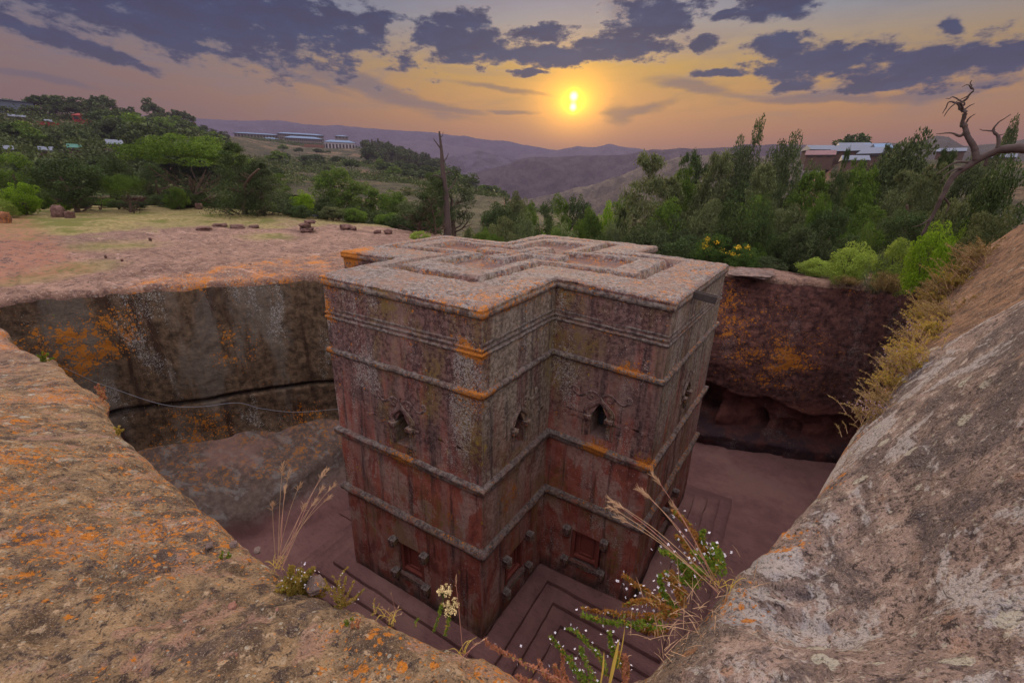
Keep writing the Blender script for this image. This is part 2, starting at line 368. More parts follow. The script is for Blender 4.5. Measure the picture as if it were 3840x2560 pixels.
    c = nt.mix(nt.m('MAXIMUM', nt.m('MULTIPLY', wl, .75), nt.m('MAXIMUM', nt.m('MULTIPLY', ws, .6), nt.m('MULTIPLY', ws2, .4))), c, (.37, .35, .33))
    # the upward faces: grey lichen mat with dark pits
    topc = nt.mix(nt.ss(n3, .38, .62), (.085, .066, .062), (.255, .235, .225))
    topc = nt.mix(nt.m('MULTIPLY', nt.ss(nt.noise(p, 1.1, 4, .6), .45, .62), .7), topc, (.21, .135, .105))
    topc = nt.mix(nt.ss(n4, .56, .70), topc, (.38, .37, .355)); topc = nt.mix(nt.ss(n4, .46, .34), topc, (.07, .05, .048))
    topc = nt.mix(nt.m('MULTIPLY', nt.ss(z, -.10, -.17), .75), topc, (.135, .080, .072))     # darker red-brown in the sunk channels and below
    c = nt.mix(nt.m('MULTIPLY', up, .92), c, topc)
    if course: c = nt.mix(nt.m('MULTIPLY', nt.ss(n2, .30, .55), .85), c, nt.mix(nt.ss(n3, .38, .62), (.055, .045, .045), (.20, .18, .165)))
    # orange lichen: on edges near P2, on the string courses, in spots everywhere
    om = nt.m('ADD', nt.m('MULTIPLY', up, .04), 0.0)
    for zc, wd in ((-.15, .30), (-2.1, .16), (-4.68, .22), (-6.6, .18), (-1.15, .10)):
        om = nt.m('ADD', om, nt.m('MULTIPLY', nt.ss(nt.m('ABSOLUTE', nt.m('SUBTRACT', z, zc)), wd, wd*.4), .16))
    for cc, r0, r1, am in (((2.55, -6.3, -.05), .2, 1.5, .13), ((2.05, -6.3, -1.0), .08, .42, .36), ((2.5, -6.35, -1.15), .08, .45, .30), ((2.5, -6.35, -2.1), .2, 1.1, .26), ((-5.95, -3.0, -.15), .4, 1.4, .40), ((-2.5, -6.35, -.3), .1, .8, .25), ((-2.6, -6.4, -1.0), .15, .6, .35), ((-2.6, -6.4, -2.1), .1, .5, .35), ((2.75, -4.2, -.1), .3, 1.2, .12),
                           ((5.7, -2.9, -4.6), .1, .5, .25), ((2.9, -5.1, -5.6), .3, .8, .30), ((.1, -6.4, -4.55), .2, .8, .20), ((4.2, -3.0, -4.6), .15, .5, .36), ((4.8, -3.0, -2.1), .1, .5, .28), ((1.6, -6.4, -5.9), .1, .5, .25)):
        om = nt.m('ADD', om, nt.m('MULTIPLY', blob_mask(nt, p, cc, r0, r1), am))
    patch = nt.m('ADD', .72, nt.m('MULTIPLY', nt.m('SUBTRACT', nt.noise(p, 1.6, 6, .7, .3), .5), 2.6))
    omk = nt.m('MULTIPLY', nt.m('ADD', om, .02), patch)
    osp = nt.m('MAXIMUM', lichen(nt, p, 13, nt.m('MULTIPLY', omk, 2.5)), lichen(nt, p, 34, nt.m('MULTIPLY', omk, 2.7), seed=3.0))
    osp = nt.m('MAXIMUM', osp, nt.m('MULTIPLY', spots(nt, p, 9, .34, .08, .25, .09, 9.0), nt.ss(z, -9, -3)))
    c = nt.mix(nt.m('MULTIPLY', osp, .88), c, nt.mix(nt.ss(n4, .35, .65), (.22, .070, .008), (.56, .20, .02)))
    # patchy dark brown towards the foot
    c = nt.mix(nt.m('MULTIPLY', nt.ss(z, -9.0, -9.7), nt.ss(n2, .3, .6)), c, (.060, .045, .038))
    nt.put(b.inputs['Base Color'], c); b.inputs['Roughness'].default_value = .92
    h = nt.m('ADD', nt.m('ADD', nt.m('MULTIPLY', n3, .55), nt.m('MULTIPLY', n4, .35)), nt.m('MULTIPLY', ws, .15))
    tool = nt.noise(nt.mapping(p, (1, 1, 2.2)), 14, 3, .6, .5)
    h = nt.m('ADD', nt.m('ADD', h, nt.m('MULTIPLY', tool, .5)), nt.m('MULTIPLY', n5, .18))
    bump(nt, b, h, .85, .035)
    return m_
M_church = church_mat('carved_tuff'); M_course = church_mat('weathered_course', True)

def rock_mat(name, kind):
    m_, nt, b, _ = new_mat(name); p = pos(nt); x, y, z = nt.xyz(p)
    g = nt.new('ShaderNodeNewGeometry'); nz = nt.xyz(g.outputs['Normal'])[2]
    n0 = nt.noise(p, .28, 4, .6); n1 = nt.noise(p, 1.1, 5, .62); n2 = nt.noise(p, 4.2, 6, .66, .2); n3 = nt.noise(p, 15, 6, .7); n4 = nt.noise(p, 60, 4, .7)
    n5 = nt.noise(p, 150, 3, .65)
    if kind == 'wall':
        st = nt.noise(nt.mapping(p, (1, 1, .16), loc=(2, 2, 0)), 1.0, 5, .6, .2)
        left = nt.ss(nt.m('ADD', x, nt.m('MULTIPLY', y, -.3)), 2.0, -2.0)
        cl = nt.mix(nt.ss(n2, .3, .7), (.042, .028, .018), (.165, .112, .070))
        cr_ = nt.mix(nt.ss(n2, .3, .7), (.042, .020, .022), (.180, .085, .072))
        c = nt.mix(left, cr_, cl)
        c = nt.mix(nt.m('MULTIPLY', nt.ss(st, .50, .62), left), c, (.042, .022, .014))
        gl = nt.m('MULTIPLY', nt.ss(nt.noise(nt.mapping(p, (1, 1, .22), loc=(7, 1, 0)), .8, 4, .6), .50, .62), left)
        c = nt.mix(nt.m('MULTIPLY', gl, .55), c, (.17, .15, .13))
        # fresh red rock in the overhung recess of the far wall
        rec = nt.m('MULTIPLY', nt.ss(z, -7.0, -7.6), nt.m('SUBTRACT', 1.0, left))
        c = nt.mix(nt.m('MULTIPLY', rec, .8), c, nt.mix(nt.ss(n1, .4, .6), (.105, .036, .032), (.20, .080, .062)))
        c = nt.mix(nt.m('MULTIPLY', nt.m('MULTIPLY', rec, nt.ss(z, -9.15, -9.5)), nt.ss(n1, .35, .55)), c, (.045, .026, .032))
        om = nt.m('MULTIPLY', nt.ss(z, -2.6, -1.5), .05)
        for cc, r0, r1, am in (((-12.8, -9.6, -3.6), .3, 1.8, .19), ((-12.6, -8.2, -3.1), .2, 1.5, .18), ((-10.8, -5.0, -4.3), .3, 1.6, .12), ((-11.6, -6.8, -7.8), .4, 2.4, .13), ((-9.7, -3.2, -8.3), .3, 1.8, .12), ((6.8, 9.4, -4.6), .6, 3.6, .085), ((9.4, 9.6, -5.4), .4, 3.4, .085), ((6.0, 9.4, -3.0), .3, 1.6, .08), ((6.1, 9.2, -7.7), .2, .8, .20)):
            om = nt.m('ADD', om, nt.m('MULTIPLY', blob_mask(nt, p, cc, r0, r1), am))
        omk = nt.m('MULTIPLY', nt.m('ADD', nt.m('MULTIPLY', om, 4.3), .15), nt.m('ADD', .75, nt.m('MULTIPLY', nt.m('SUBTRACT', n1, .5), 3.0)))
        ol = nt.m('MAXIMUM', lichen(nt, p, 6.5, nt.m('MULTIPLY', omk, .95), .5), lichen(nt, p, 17, omk, .4, 4.0))
        c = nt.mix(nt.m('MULTIPLY', ol, .9), c, nt.mix(n4, (.30, .100, .010), (.56, .215, .022)))
        wmk = nt.m('MULTIPLY', nt.ss(nt.noise(nt.mapping(p, (1, 1, .35)), .7, 5, .65), .46, .66), .55); wsp = nt.m('MAXIMUM', lichen(nt, p, 15, wmk, .5, 7.0), lichen(nt, p, 34, nt.m('ADD', wmk, .12), .5, 8.0))
        c = nt.mix(nt.m('MULTIPLY', nt.m('MULTIPLY', wsp, .8), nt.ss(left, -.6, 1)), c, (.34, .34, .33))
        c = nt.mix(nt.m('MULTIPLY', nt.ss(n4, .60, .72), .35), c, (.24, .22, .21))
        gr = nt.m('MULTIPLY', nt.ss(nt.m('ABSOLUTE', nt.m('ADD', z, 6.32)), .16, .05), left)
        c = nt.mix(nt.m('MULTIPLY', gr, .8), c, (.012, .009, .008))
        bs, bd = 1.0, .09
        h = nt.m('ADD', nt.m('MULTIPLY', n2, .7), nt.m('MULTIPLY', n3, .4))
    elif kind == 'floor':
        c = nt.mix(nt.ss(n1, .3, .7), (.165, .084, .082), (.215, .112, .108))
        c = nt.mix(nt.m('MULTIPLY', nt.ss(n2, .55, .7), .4), c, (.085, .048, .050))
        led = nt.m('MULTIPLY', nt.ss(z, -10.1, -9.4), nt.ss(x, -4.5, -6.5))
        c = nt.mix(led, c, nt.mix(nt.ss(n2, .3, .7), (.085, .062, .052), (.165, .125, .108)))
        oo = nt.ss(nt.m('ADD', nt.m('MULTIPLY', n3, .5), nt.m('ADD', nt.m('MULTIPLY', n2, .5), nt.m('MULTIPLY', nt.ss(z, -9.3, -8.8), .10))), .62, .67)
        c = nt.mix(nt.m('MULTIPLY', oo, nt.m('MULTIPLY', led, .85)), c, (.36, .14, .02))
        st = nt.noise(nt.mapping(p, (.6, 3.0, 6), rot=(0, 0, -.5)), .9, 5, .6, .4)
        c = nt.mix(nt.m('MULTIPLY', nt.ss(st, .52, .64), nt.m('MULTIPLY', led, .6)), c, (.22, .21, .20))
        ch_ = nt.noise(nt.mapping(p, (3, 9, 1), rot=(0, 0, .6)), 1.5, 4, .6, .4); c = nt.mix(nt.m('MULTIPLY', nt.ss(ch_, .52, .66), .35), c, (.10, .055, .058)); c = nt.mix(nt.m('MULTIPLY', nt.ss(nt.noise(p, .35, 5, .62), .50, .62), .5), c, (.26, .155, .135))
        bs, bd = .9, .06
        h = nt.m('ADD', nt.m('MULTIPLY', n2, .7), nt.m('MULTIPLY', n3, .35))
    else:
        dcam = nt.vm('LENGTH', nt.vm('SUBTRACT', p, tuple(CAM)))
        near = nt.ss(dcam, 15, 8)
        rightm = nt.m('MULTIPLY', nt.ss(nt.m('SUBTRACT', x, nt.m('MULTIPLY', y, -.10)), 5.6, 6.6), 1.0)   # right-hand rock mass: x > about 7.5
        rightm = nt.ss(nt.m('ADD', x, nt.m('MULTIPLY', nt.m('ADD', y, 13.0), -.15)), 7.25, 7.75)
        # plateau far off: pink bare rock, dry grass and red earth
        warp_p = nt.mapping(p, (.35, 1.6, 1), rot=(0, 0, .25))
        strat = nt.noise(warp_p, 1.2, 6, .68, .6)
        pl = nt.mix(nt.ss(n1, .3, .7), (.165, .098, .075), (.30, .19, .145)); pl = nt.mix(nt.ss(n2, .49, .40), pl, (.115, .072, .062)); pl = nt.mix(nt.ss(n3, .55, .65), pl, (.44, .31, .24))
        pl = nt.mix(nt.ss(strat, .56, .68), pl, (.14, .085, .072)); pl = nt.mix(nt.ss(strat, .42, .32), pl, (.40, .27, .22))
        rr = nt.vm('LENGTH', nt.vm('SUBTRACT', p, (1.0, -1.0, 0)))
        gm = nt.ss(nt.m('ADD', nt.m('ADD', rr, nt.m('MULTIPLY', nt.m('SUBTRACT', n0, .5), 18)), nt.m('MULTIPLY', nt.m('SUBTRACT', n1, .5), 6)), 26, 31)
        for cc, r0, r1 in (((-17.2, -7.6, -1.2), .3, 2.4), ((-16.2, -9.2, -1.3), .3, 1.8), ((-22.5, -4.4, -1.2), .5, 3.0), ((-21.0, 3.0, -1.4), .5, 2.2)):
            gm = nt.m('MAXIMUM', gm, nt.m('MULTIPLY', blob_mask(nt, nt.vm('ADD', p, nt.vm('SCALE', nt.noise(p, 1.2, 4, .6, col=True), 2.0)), tuple(a+1.0 for a in cc), r0, r1), .85))
        gc = nt.mix(nt.ss(n2, .35, .65), (.17, .14, .055), (.30, .25, .115)); gc = nt.mix(nt.ss(nt.noise(p, .5, 4, .6), .50, .62), gc, (.13, .135, .035))
        pl = nt.mix(gm, pl, gc)
        ep = nt.ss(nt.m('ABSOLUTE', nt.m('ADD', nt.m('ADD', y, 7.2), nt.m('ADD', nt.m('MULTIPLY', nt.m('ADD', x, 28), .14), nt.m('MULTIPLY', nt.m('SUBTRACT', n1, .5), 2.2)))), 2.2, .9)
        pl = nt.mix(nt.m('MULTIPLY', nt.m('MULTIPLY', ep, nt.ss(n2, .38, .58)), nt.m('MULTIPLY', nt.ss(x, -14, -18), .8)), pl, (.30, .135, .085))
        # near rock, left part: ochre brown
        nl = nt.mix(nt.ss(n2, .34, .66), (.085, .056, .036), (.345, .235, .130)); nl = nt.mix(nt.ss(n3, .47, .36), nl, (.060, .042, .036)); nl = nt.mix(nt.ss(n3, .56, .66), nl, (.42, .31, .20))
        nl = nt.mix(nt.m('MULTIPLY', nt.ss(n1, .52, .68), .7), nl, (.34, .20, .145))
        nl = nt.mix(nt.m('MULTIPLY', nt.ss(nt.noise(p, 2.1, 7, .74, .5), .53, .60), .85), nl, (.075, .052, .048)); nl = nt.mix(nt.m('MULTIPLY', nt.ss(nt.noise(nt.mapping(p, loc=(2, 9, 4)), 3.4, 6, .7, .3), .56, .62), .7), nl, (.34, .20, .145))
        # near rock, right part: greyer, with pink and dark bands
        band = nt.noise(nt.mapping(p, (2.6, .8, 2.5), rot=(0, 0, -.5)), 1.2, 6, .66, .8)
        nr = nt.mix(nt.ss(band, .36, .64), (.125, .092, .088), (.355, .265, .230)); nr = nt.mix(nt.ss(n3, .47, .36), nr, (.065, .048, .052)); nr = nt.mix(nt.ss(n3, .55, .66), nr, (.48, .41, .37))
        nr = nt.mix(nt.m('MULTIPLY', nt.ss(nt.noise(nt.mapping(p, (1.6, .8, 1.2), rot=(0, 0, -.5)), 2.1, 7, .72, .8), .50, .58), .85), nr, (.105, .085, .090))
        nr = nt.mix(nt.m('MULTIPLY', nt.ss(nt.noise(nt.mapping(p, loc=(4, 4, 4)), 2.4, 6, .7, .6), .54, .58), .75), nr, (.46, .44, .44))
        farr = nt.m('MULTIPLY', nt.ss(dcam, 4.4, 5.6), rightm)
        fr = nt.mix(nt.ss(nt.noise(nt.mapping(p, (1.2, 5.0, 5.0), rot=(0, 0, .45)), 1.4, 6, .7, .5), .35, .65), (.090, .050, .034), (.30, .165, .095))
        fr = nt.mix(nt.ss(n4, .60, .68), fr, (.42, .37, .31))
        nr = nt.mix(farr, nr, fr)
        nn = nt.mix(rightm, nl, nr)
        c = nt.mix(nt.m('MAXIMUM', near, nt.m('MULTIPLY', rightm, nt.ss(y, 10, 5))), pl, nn)
        # orange lichen
        rimL = nt.m('MULTIPLY', nt.m('MULTIPLY', nt.ss(rr, 16.4, 14.4), nt.ss(x, -2, -6)), .12)
        om = nt.m('ADD', rimL, nt.m('MULTIPLY', nt.m('MULTIPLY', near, nt.m('SUBTRACT', 1.0, rightm)), .095))
        for cc, r0, r1, am in (((7.75, -11.9, 1.0), .05, .30, .14), ((7.85, -11.4, 1.0), .05, .30, .16), ((8.0, -10.9, 1.0), .05, .35, .16), ((8.2, -10.2, 1.0), .05, .4, .17), ((8.45, -9.3, 1.0), .05, .4, .15), ((9.2, -11.6, 1.3), .05, .3, .06), ((10.5, -7.0, 1.0), .2, .9, .08), ((11.5, -5.0, 1.2), .2, 1.0, .08), ((3.0, -13.3, .4), .3, 1.0, .03)):
            om = nt.m('ADD', om, nt.m('MULTIPLY', blob_mask(nt, p, cc, r0, r1), am))
        om = nt.m('MULTIPLY', om, nt.m('ADD', .7, nt.m('MULTIPLY', nt.m('SUBTRACT', n1, .5), 3.2)))
        o1 = nt.m('MAXIMUM', lichen(nt, p, 7, nt.m('MULTIPLY', om, 3.6), .6), nt.m('MAXIMUM', lichen(nt, p, 19, nt.m('MULTIPLY', om, 5.2), .6, 2.0), lichen(nt, p, 48, nt.m('MULTIPLY', om, 6.0), .5, 5.0)))
        o2 = nt.m('MULTIPLY', spots(nt, p, 13, .40, .06, .22, .30), nt.m('MULTIPLY', near, nt.ss(n1, .44, .54)))
        o2 = nt.m('MULTIPLY', o2, nt.m('SUBTRACT', 1.0, nt.m('MULTIPLY', rightm, .85)))
        c = nt.mix(nt.m('MULTIPLY', nt.m('MAXIMUM', o1, o2), .92), c, nt.mix(n4, (.34, .110, .008), (.66, .235, .015)))
        # pale lichen discs
        w1 = nt.m('MULTIPLY', spots(nt, nt.mapping(p, loc=(3, 5, 1)), 10, .40, .05, .2, .28, 2.0), nt.m('MULTIPLY', near, nt.ss(nt.noise(p, .9, 3, .6), .48, .56)))
        w2 = nt.m('MULTIPLY', spots(nt, nt.mapping(p, loc=(8, 5, 1)), 42, .40, .08, .2, .25, 5.0), near)
        w3 = nt.m('MULTIPLY', nt.m('MULTIPLY', spots(nt, p, 9, .5, .1, .3, .4, 3.0), nt.ss(rr, 17.5, 14.5)), nt.ss(nt.m('ADD', x, y), -7, -9))
        c = nt.mix(nt.m('MULTIPLY', nt.m('MAXIMUM', nt.m('MAXIMUM', w1, nt.m('MULTIPLY', w2, .7)), nt.m('MULTIPLY', w3, .5)), .85), c, (.44, .43, .36))
        c = nt.mix(nt.m('MULTIPLY', nt.ss(n4, .48, .36), nt.m('MULTIPLY', near, .75)), c, (.04, .028, .024)); c = nt.mix(nt.m('MULTIPLY', nt.ss(n5, .55, .68), nt.m('MULTIPLY', near, .5)), c, (.50, .40, .30)); c = nt.mix(nt.m('MULTIPLY', nt.ss(n5, .45, .33), nt.m('MULTIPLY', near, .55)), c, (.06, .042, .035))
        bs, bd = 1.0, .05
        ck = nt.noise(nt.mapping(p, (1, 1, 1)), 1.7, 5, .6, .8); crack = nt.ss(nt.m('ABSOLUTE', nt.m('SUBTRACT', ck, .5)), .012, .0)
        c = nt.mix(nt.m('MULTIPLY', nt.m('MULTIPLY', crack, near), .18), c, (.04, .028, .024))
        h = nt.m('ADD', nt.m('ADD', nt.m('MULTIPLY', n2, 1.2), nt.m('SUBTRACT', nt.m('MULTIPLY', n3, .65), nt.m('MULTIPLY', crack, .12))), nt.m('ADD', nt.m('ADD', nt.m('MULTIPLY', n4, .22), nt.m('MULTIPLY', n5, .10)), nt.m('MULTIPLY', w1, .05)))
    nt.put(b.inputs['Base Color'], c); b.inputs['Roughness'].default_value = .93
    bump(nt, b, h, bs, bd)
    return m_
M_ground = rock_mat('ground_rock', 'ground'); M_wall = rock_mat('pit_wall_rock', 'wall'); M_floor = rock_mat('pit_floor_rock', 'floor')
# ------------------------------------------------------------------ the pit's rim
C0 = np.array([1.0, -1.0])
RIM = [(7.42, -12.65, .90), atz(1290, 1567, .70), atz(1200, 1530, .66), atz(1110, 1480, .62), atz(950, 1440, .56), atz(830, 1380, .48), atz(640, 1290, .33), atz(500, 1170, .18),
       atz(400, 1080, .05), atz(262, 968, -.15), atz(240, 900, -.38), atz(120, 820, -.72), atz(20, 748, -1.0), (-10.6, -11.7, -1.25), (-12.6, -11.75, -1.42), atz(0, 690, -1.5), atz(200, 665, -1.5), atz(400, 655, -1.5), atz(600, 640, -1.5), atz(740, 635, -1.5),
       (-8.5, 3, -1.6), (-8.3, 8.6, -1.7), (-4, 10.6, -1.6), (1, 10.4, -1.5), atz(1680, 620, -1.25), atz(1780, 633, -1.3), atz(1950, 645, -1.3), atz(2120, 655, -1.3), (13.1, 9.6, -1.2), atz(2150, 672, -.35), atz(2140, 690, -.0), atz(2115, 740, .35), atz(2090, 800, .66),
       atz(2035, 875, .85), atz(1975, 965, .95), atz(1890, 1090, 1.0), atz(1780, 1205, 1.02), atz(1680, 1305, 1.02), atz(1560, 1430, 1.02), atz(1495, 1510, 1.0)]
RIM = np.array([np.asarray(p_, float) for p_ in RIM])
def _resample():
    ang_ = np.arctan2(RIM[:, 1]-C0[1], RIM[:, 0]-C0[0])
    o = np.argsort(ang_); A = ang_[o]; P_ = RIM[o]
    A3 = np.concatenate([A-2*np.pi, A, A+2*np.pi]); P3 = np.vstack([P_, P_, P_])
    rad = np.hypot(P3[:, 0]-C0[0], P3[:, 1]-C0[1])
    out = []; a = -np.pi
    while a < np.pi:
        r_ = np.interp(a, A3, rad); z_ = np.interp(a, A3, P3[:, 2])
        pt_ = np.array([C0[0]+r_*np.cos(a), C0[1]+r_*np.sin(a), z_]); out.append((a, r_, z_))
        dc = np.linalg.norm(pt_-CAM)
        a += min(max(.0062*dc, .014), .11)/r_*(.35 if abs(np.interp(a+.02, A3, rad)-r_) > .3 else 1.0)
    return np.array(out)
RS = _resample(); TH, RR, ZR = RS.T
NTH = len(TH)
def smooth_loop(v, k):
    w_ = np.hanning(2*k+3)[1:-1]; w_ /= w_.sum(); return np.convolve(np.concatenate([v[-k:], v, v[:k]]), w_, 'valid')
ZR = smooth_loop(ZR, 12)
RR0 = RR.copy()
RIMX, RIMY = C0[0]+RR*np.cos(TH), C0[1]+RR*np.sin(TH)
DCAM = np.sqrt((RIMX-CAM[0])**2+(RIMY-CAM[1])**2)
RR = RR+fbm(RIMX, RIMY, 0, 1.1, 6, .65, 3)*np.clip(.018*DCAM, .03, .22)+fbm(RIMX, RIMY, 0, 5, 3, .5, 5)*np.clip(.004*DCAM, .012, .04)
RIMX, RIMY = C0[0]+RR*np.cos(TH), C0[1]+RR*np.sin(TH)
# ground height: multiquadric through the rim and hand-set spots
ctl = [tuple(p_) for p_ in RIM]+[(7.65, -14.3, 1.15), (7.4, -13.2, 1.0), (3, -13.4, .62), (0, -13.9, .25), (-4, -14.2, -.45), (5, -14.2, .85), (0, -17, .4), (8, -18, 1.4), (-10, -14, -1.15), (-12, -18, -1.2), (3, -25, 1.0),
       (-17, -10, -1.4), (-20, -16, -1.4), (-22, -6, -1.25), (-30, -5, -1.05), (-18, 0, -1.35), (-25, 6, -1.3), (-13, 4, -1.6), (-11.5, 13.2, -2.2), (-12, 18, -4.5), (-20, 22, -4.5), (-58, -14, .0),
       (0, 14, -2.4), (0, 22, -6), (-8, 24, -8), (5, 30, -8), (0, 45, -14), (-20, 40, -11), (-40, 40, -9), (15, 45, -8), (7, 12.6, -1.5), (10, 13.4, -1.5), (9, 17, -2.6), (13, 15, -1.2), (15, 20, -1.8), (20, 25, -3), (25, 40, -5), (35, 30, -1.5), (20, 55, -10),
       (20, 4, 2.4), (30, 0, 3.2), (25, 12, 1.6), (11, -14, 2.2), (14, -14, 2.6), (12, -20, 2.4), (25, -20, 3), (9.0, -13.6, 1.6)]
ctl += [tuple(atz(x_, y_, z_)) for x_, y_, z_ in ((-120, 505, -.5), (0, 495, -.6), (75, 492, -.7), (150, 486, -.75), (300, 478, -.75), (455, 473, -.75), (575, 484, -.9), (690, 492, -1.1), (770, 503, -1.4), (860, 516, -1.6), (960, 534, -1.9), (1040, 545, -2.2), (100, 520, -.9), (400, 510, -1.05), (700, 520, -1.3))]
ctl += [(-55, 14, -2.5), (-45, 22, -3.5), (-32, 24, -4.5), (-66, 0, -1.5)]
ctl += [tuple(atd(x_, y_, d_)) for x_, y_, d_ in ((2352, 524, 11.5), (2300, 552, 12.5), (2250, 584, 14), (2205, 628, 15.5), (2500, 470, 10), (2440, 560, 8), (2352, 590, 9), (2280, 640, 9.5), (2200, 700, 9), (2352, 660, 6.5), (2250, 715, 6.3), (2160, 770, 6.2),
    (2352, 738, 3.1), (2250, 775, 3.5), (2160, 805, 4.2), (2480, 700, 2.8), (2080, 850, 4.9), (2352, 850, 2.35), (2200, 900, 2.7), (2100, 1000, 2.7), (2352, 1000, 1.95), (2200, 1100, 2.0), (2352, 1250, 1.55), (2100, 1300, 1.75), (1900, 1300, 2.05), (2352, 1500, 1.30), (2000, 1500, 1.45), (1750, 1500, 1.5))]
ctl = np.array(ctl); _k = []
for p_ in ctl:
    if all(np.hypot(*(p_[:2]-q_[:2])) > .12 for q_ in _k): _k.append(p_)
ctl = np.array(_k)
def _mq(d): return np.sqrt(d*d+.36)
_A = _mq(np.hypot(ctl[:, None, 0]-ctl[None, :, 0], ctl[:, None, 1]-ctl[None, :, 1]))
_mean = ctl[:, 2].mean(); _wt = np.linalg.solve(_A+np.diag([0. if any(np.allclose(c_, r_) for r_ in RIM) else -.015 for c_ in ctl]), ctl[:, 2]-_mean)
def gz0(x, y):
    x = np.asarray(x, float); y = np.asarray(y, float); o = np.full(x.shape, _mean)
    for k in range(len(ctl)): o = o+_wt[k]*_mq(np.hypot(x-ctl[k, 0], y-ctl[k, 1]))
    return o
def ground_z(x, y):
    x = np.asarray(x, float); y = np.asarray(y, float)
    z = gz0(x, y); dc = np.hypot(x-CAM[0], y-CAM[1])
    rr_ = np.hypot(x-C0[0], y-C0[1])
    right = sstep(x-(y+13)*.15, 7.2, 7.9)*sstep(-y, -10, -4)
    z = z+fbm(x, y, 0, .22, 3, .5, 11)*np.clip((dc-6)*.012, 0, .25)
    z = z+fbm(x, y, 0, .8, 5, .55, 12)*np.clip(.022+.006*dc, 0, .13)*(1+.5*right)
    z = z+fbm(x, y, 0, 4.0, 5, .6, 13)*np.clip(.06-.001*dc, .012, .06)
    # sheets of rock breaking off in low steps on the plateau
    t = fbm(x*.35, y*1.2+x*.25, 0, .35, 3, .5, 21)*4
    z = z+(np.round(t)-t)*-.07*sstep(dc, 12, 16)*(1-right)*(1-sstep(rr_, 30, 34))
    t2 = fbm(x*.8+y*.3, y*1.5, 0, .9, 4, .55, 24)*4.5; z = z+(np.round(t2)-t2)*-.022*sstep(-dc, -13, -8)*(1-.3*right)
    t3 = fbm(x*1.2, y*.9-x*.6, 0, 1.6, 4, .6, 25)*4; z = z+(np.round(t3)-t3)*-.018*sstep(-dc, -12, -8)*right
    # fine pits and knobs close to the camera, and long furrows on the right-hand boulder
    z = z+(1-right)*sstep(-dc, -9, -5)*(fbm(x, y, 0, 14, 3, .6, 31)*.018-.035*np.clip(fbm(x, y, 0, 7, 2, .5, 33)-.25, 0, 1))
    u_ = x*.86+y*.5; v_ = -x*.5+y*.86
    fur = fbm(u_*.6, v_*2.6, 0, 2.2, 4, .55, 41, ridged=True)
    z = z+right*sstep(-dc, -14, -8)*(fur*.020+fbm(u_*.5, v_*2.2, 0, 7, 4, .6, 45, ridged=True)*.016)
    far_s = fbm(x*2.2, (y*.45+x*.3), 0, 1.3, 4, .6, 43, ridged=True)
    z = z+right*sstep(dc, 4.5, 7)*far_s*.10
    return z
steps = [0]
while steps[-1] < 62:
    s_ = steps[-1]; steps.append(s_+max(.018, (.008*s_ if s_ < 5 else .04+.03*(s_-5))*1.0) if s_ > 0 else .012)
SS = np.array(steps)
rimr = np.where(RIMX < -6, .30, .24)*np.ones(NTH); rimr = np.where((RIMY > 8) & (RIMX > 3), .35, rimr); rimr = np.where(DCAM < 12, .22, rimr); rimr = smooth_loop(rimr, 20)
GX = C0[0]+(RR[:, None]+SS[None])*np.cos(TH)[:, None]; GY = C0[1]+(RR[:, None]+SS[None])*np.sin(TH)[:, None]
GZ = ground_z(GX, GY)
tt = np.clip(SS[None]/rimr[:, None], 0, 1); GZ = GZ-rimr[:, None]*.8*(1-np.sqrt(1-(1-tt)**2))
link("ground", make_mesh("ground", np.stack([GX, GY, GZ], -1).reshape(-1, 3), grid_faces(NTH, len(SS), True)[:, ::-1], M_ground))['kind'] = 'structure'
def surf(x, y):
    """height of the finished rock surface"""
    return float(ground_z(np.array([x]), np.array([y]))[0])
# pit wall: drops from the same rim vertices
nr = 150; ZB = -10.9; T = np.linspace(0, 1, nr)**1.0
ztop = GZ[:, 0]; WZ = ztop[:, None]+(ZB-ztop[:, None])*T[None]
off = np.zeros_like(WZ)
leftm = (sstep(-RIMX, 6.5, 8.5))[:, None]; farm = (sstep(RIMY, 7.5, 9)*sstep(RIMX, 2, 4))[:, None]
dep = np.clip((ztop[:, None]-WZ)/1.0, 0, 1)
PX, PY = RIMX[:, None]+0*WZ, RIMY[:, None]+0*WZ
off += dep*(fbm(PX, PY, WZ, .35, 4, .5, 51)*.30+fbm(PX, PY, WZ, 1.4, 5, .55, 52)*.13+fbm(PX, PY, WZ, 5, 3, .5, 53)*.03)
nearm = sstep(-DCAM, -13, -9)[:, None]
off += nearm*np.clip((ztop[:, None]-WZ), 0, 3)*.30
# groove across the left wall and a slightly set-back lower course
gz_ = -6.32+.05*np.sin(PX*.8); gr = np.exp(-((WZ-gz_)/.075)**2)
off += leftm*(gr*.30-.06*sstep(gz_-WZ, .05, .12)+.05*fbm(PX, PY, 0, 2, 3, .5, 57)*gr)
off -= leftm*sstep(-WZ, 7.6, 9.0)*.7
# far wall: belly, ragged overhang, recess with niches, rough foot
zo = -7.05-.09*np.clip(PX-6, 0, 3)-.42*sstep(PX, 8.4, 9.4)+.22*fbm(PX, PY, 0, .9, 4, .6, 61)+.14*np.cos(PX*2.1)
belly = np.exp(-((WZ+5.2)/2.4)**2)*.55
off -= farm*belly
off -= farm*.12*np.abs(fbm(PX*.8, PY, WZ*1.8, 1.6, 4, .6, 66))
under = sstep(zo-WZ, -.02, .22)*(1-sstep(-WZ, 9.25, 9.75))
off += farm*under*(1.05+.3*fbm(PX, PY, WZ, .9, 3, .5, 64))
for cx_, cz_, rx_, rz_, dd in ((5.45, -8.35, .55, .75, 1.0), (7.75, -8.75, .30, .62, 1.2), (9.05, -9.05, .52, .52, .55), (11.0, -8.85, .42, .42, .5)):
    e_ = ((PX-cx_)/rx_)**4+((WZ-cz_)/rz_)**4
    off += farm*dd*(1-sstep(e_, .7, 1.4))
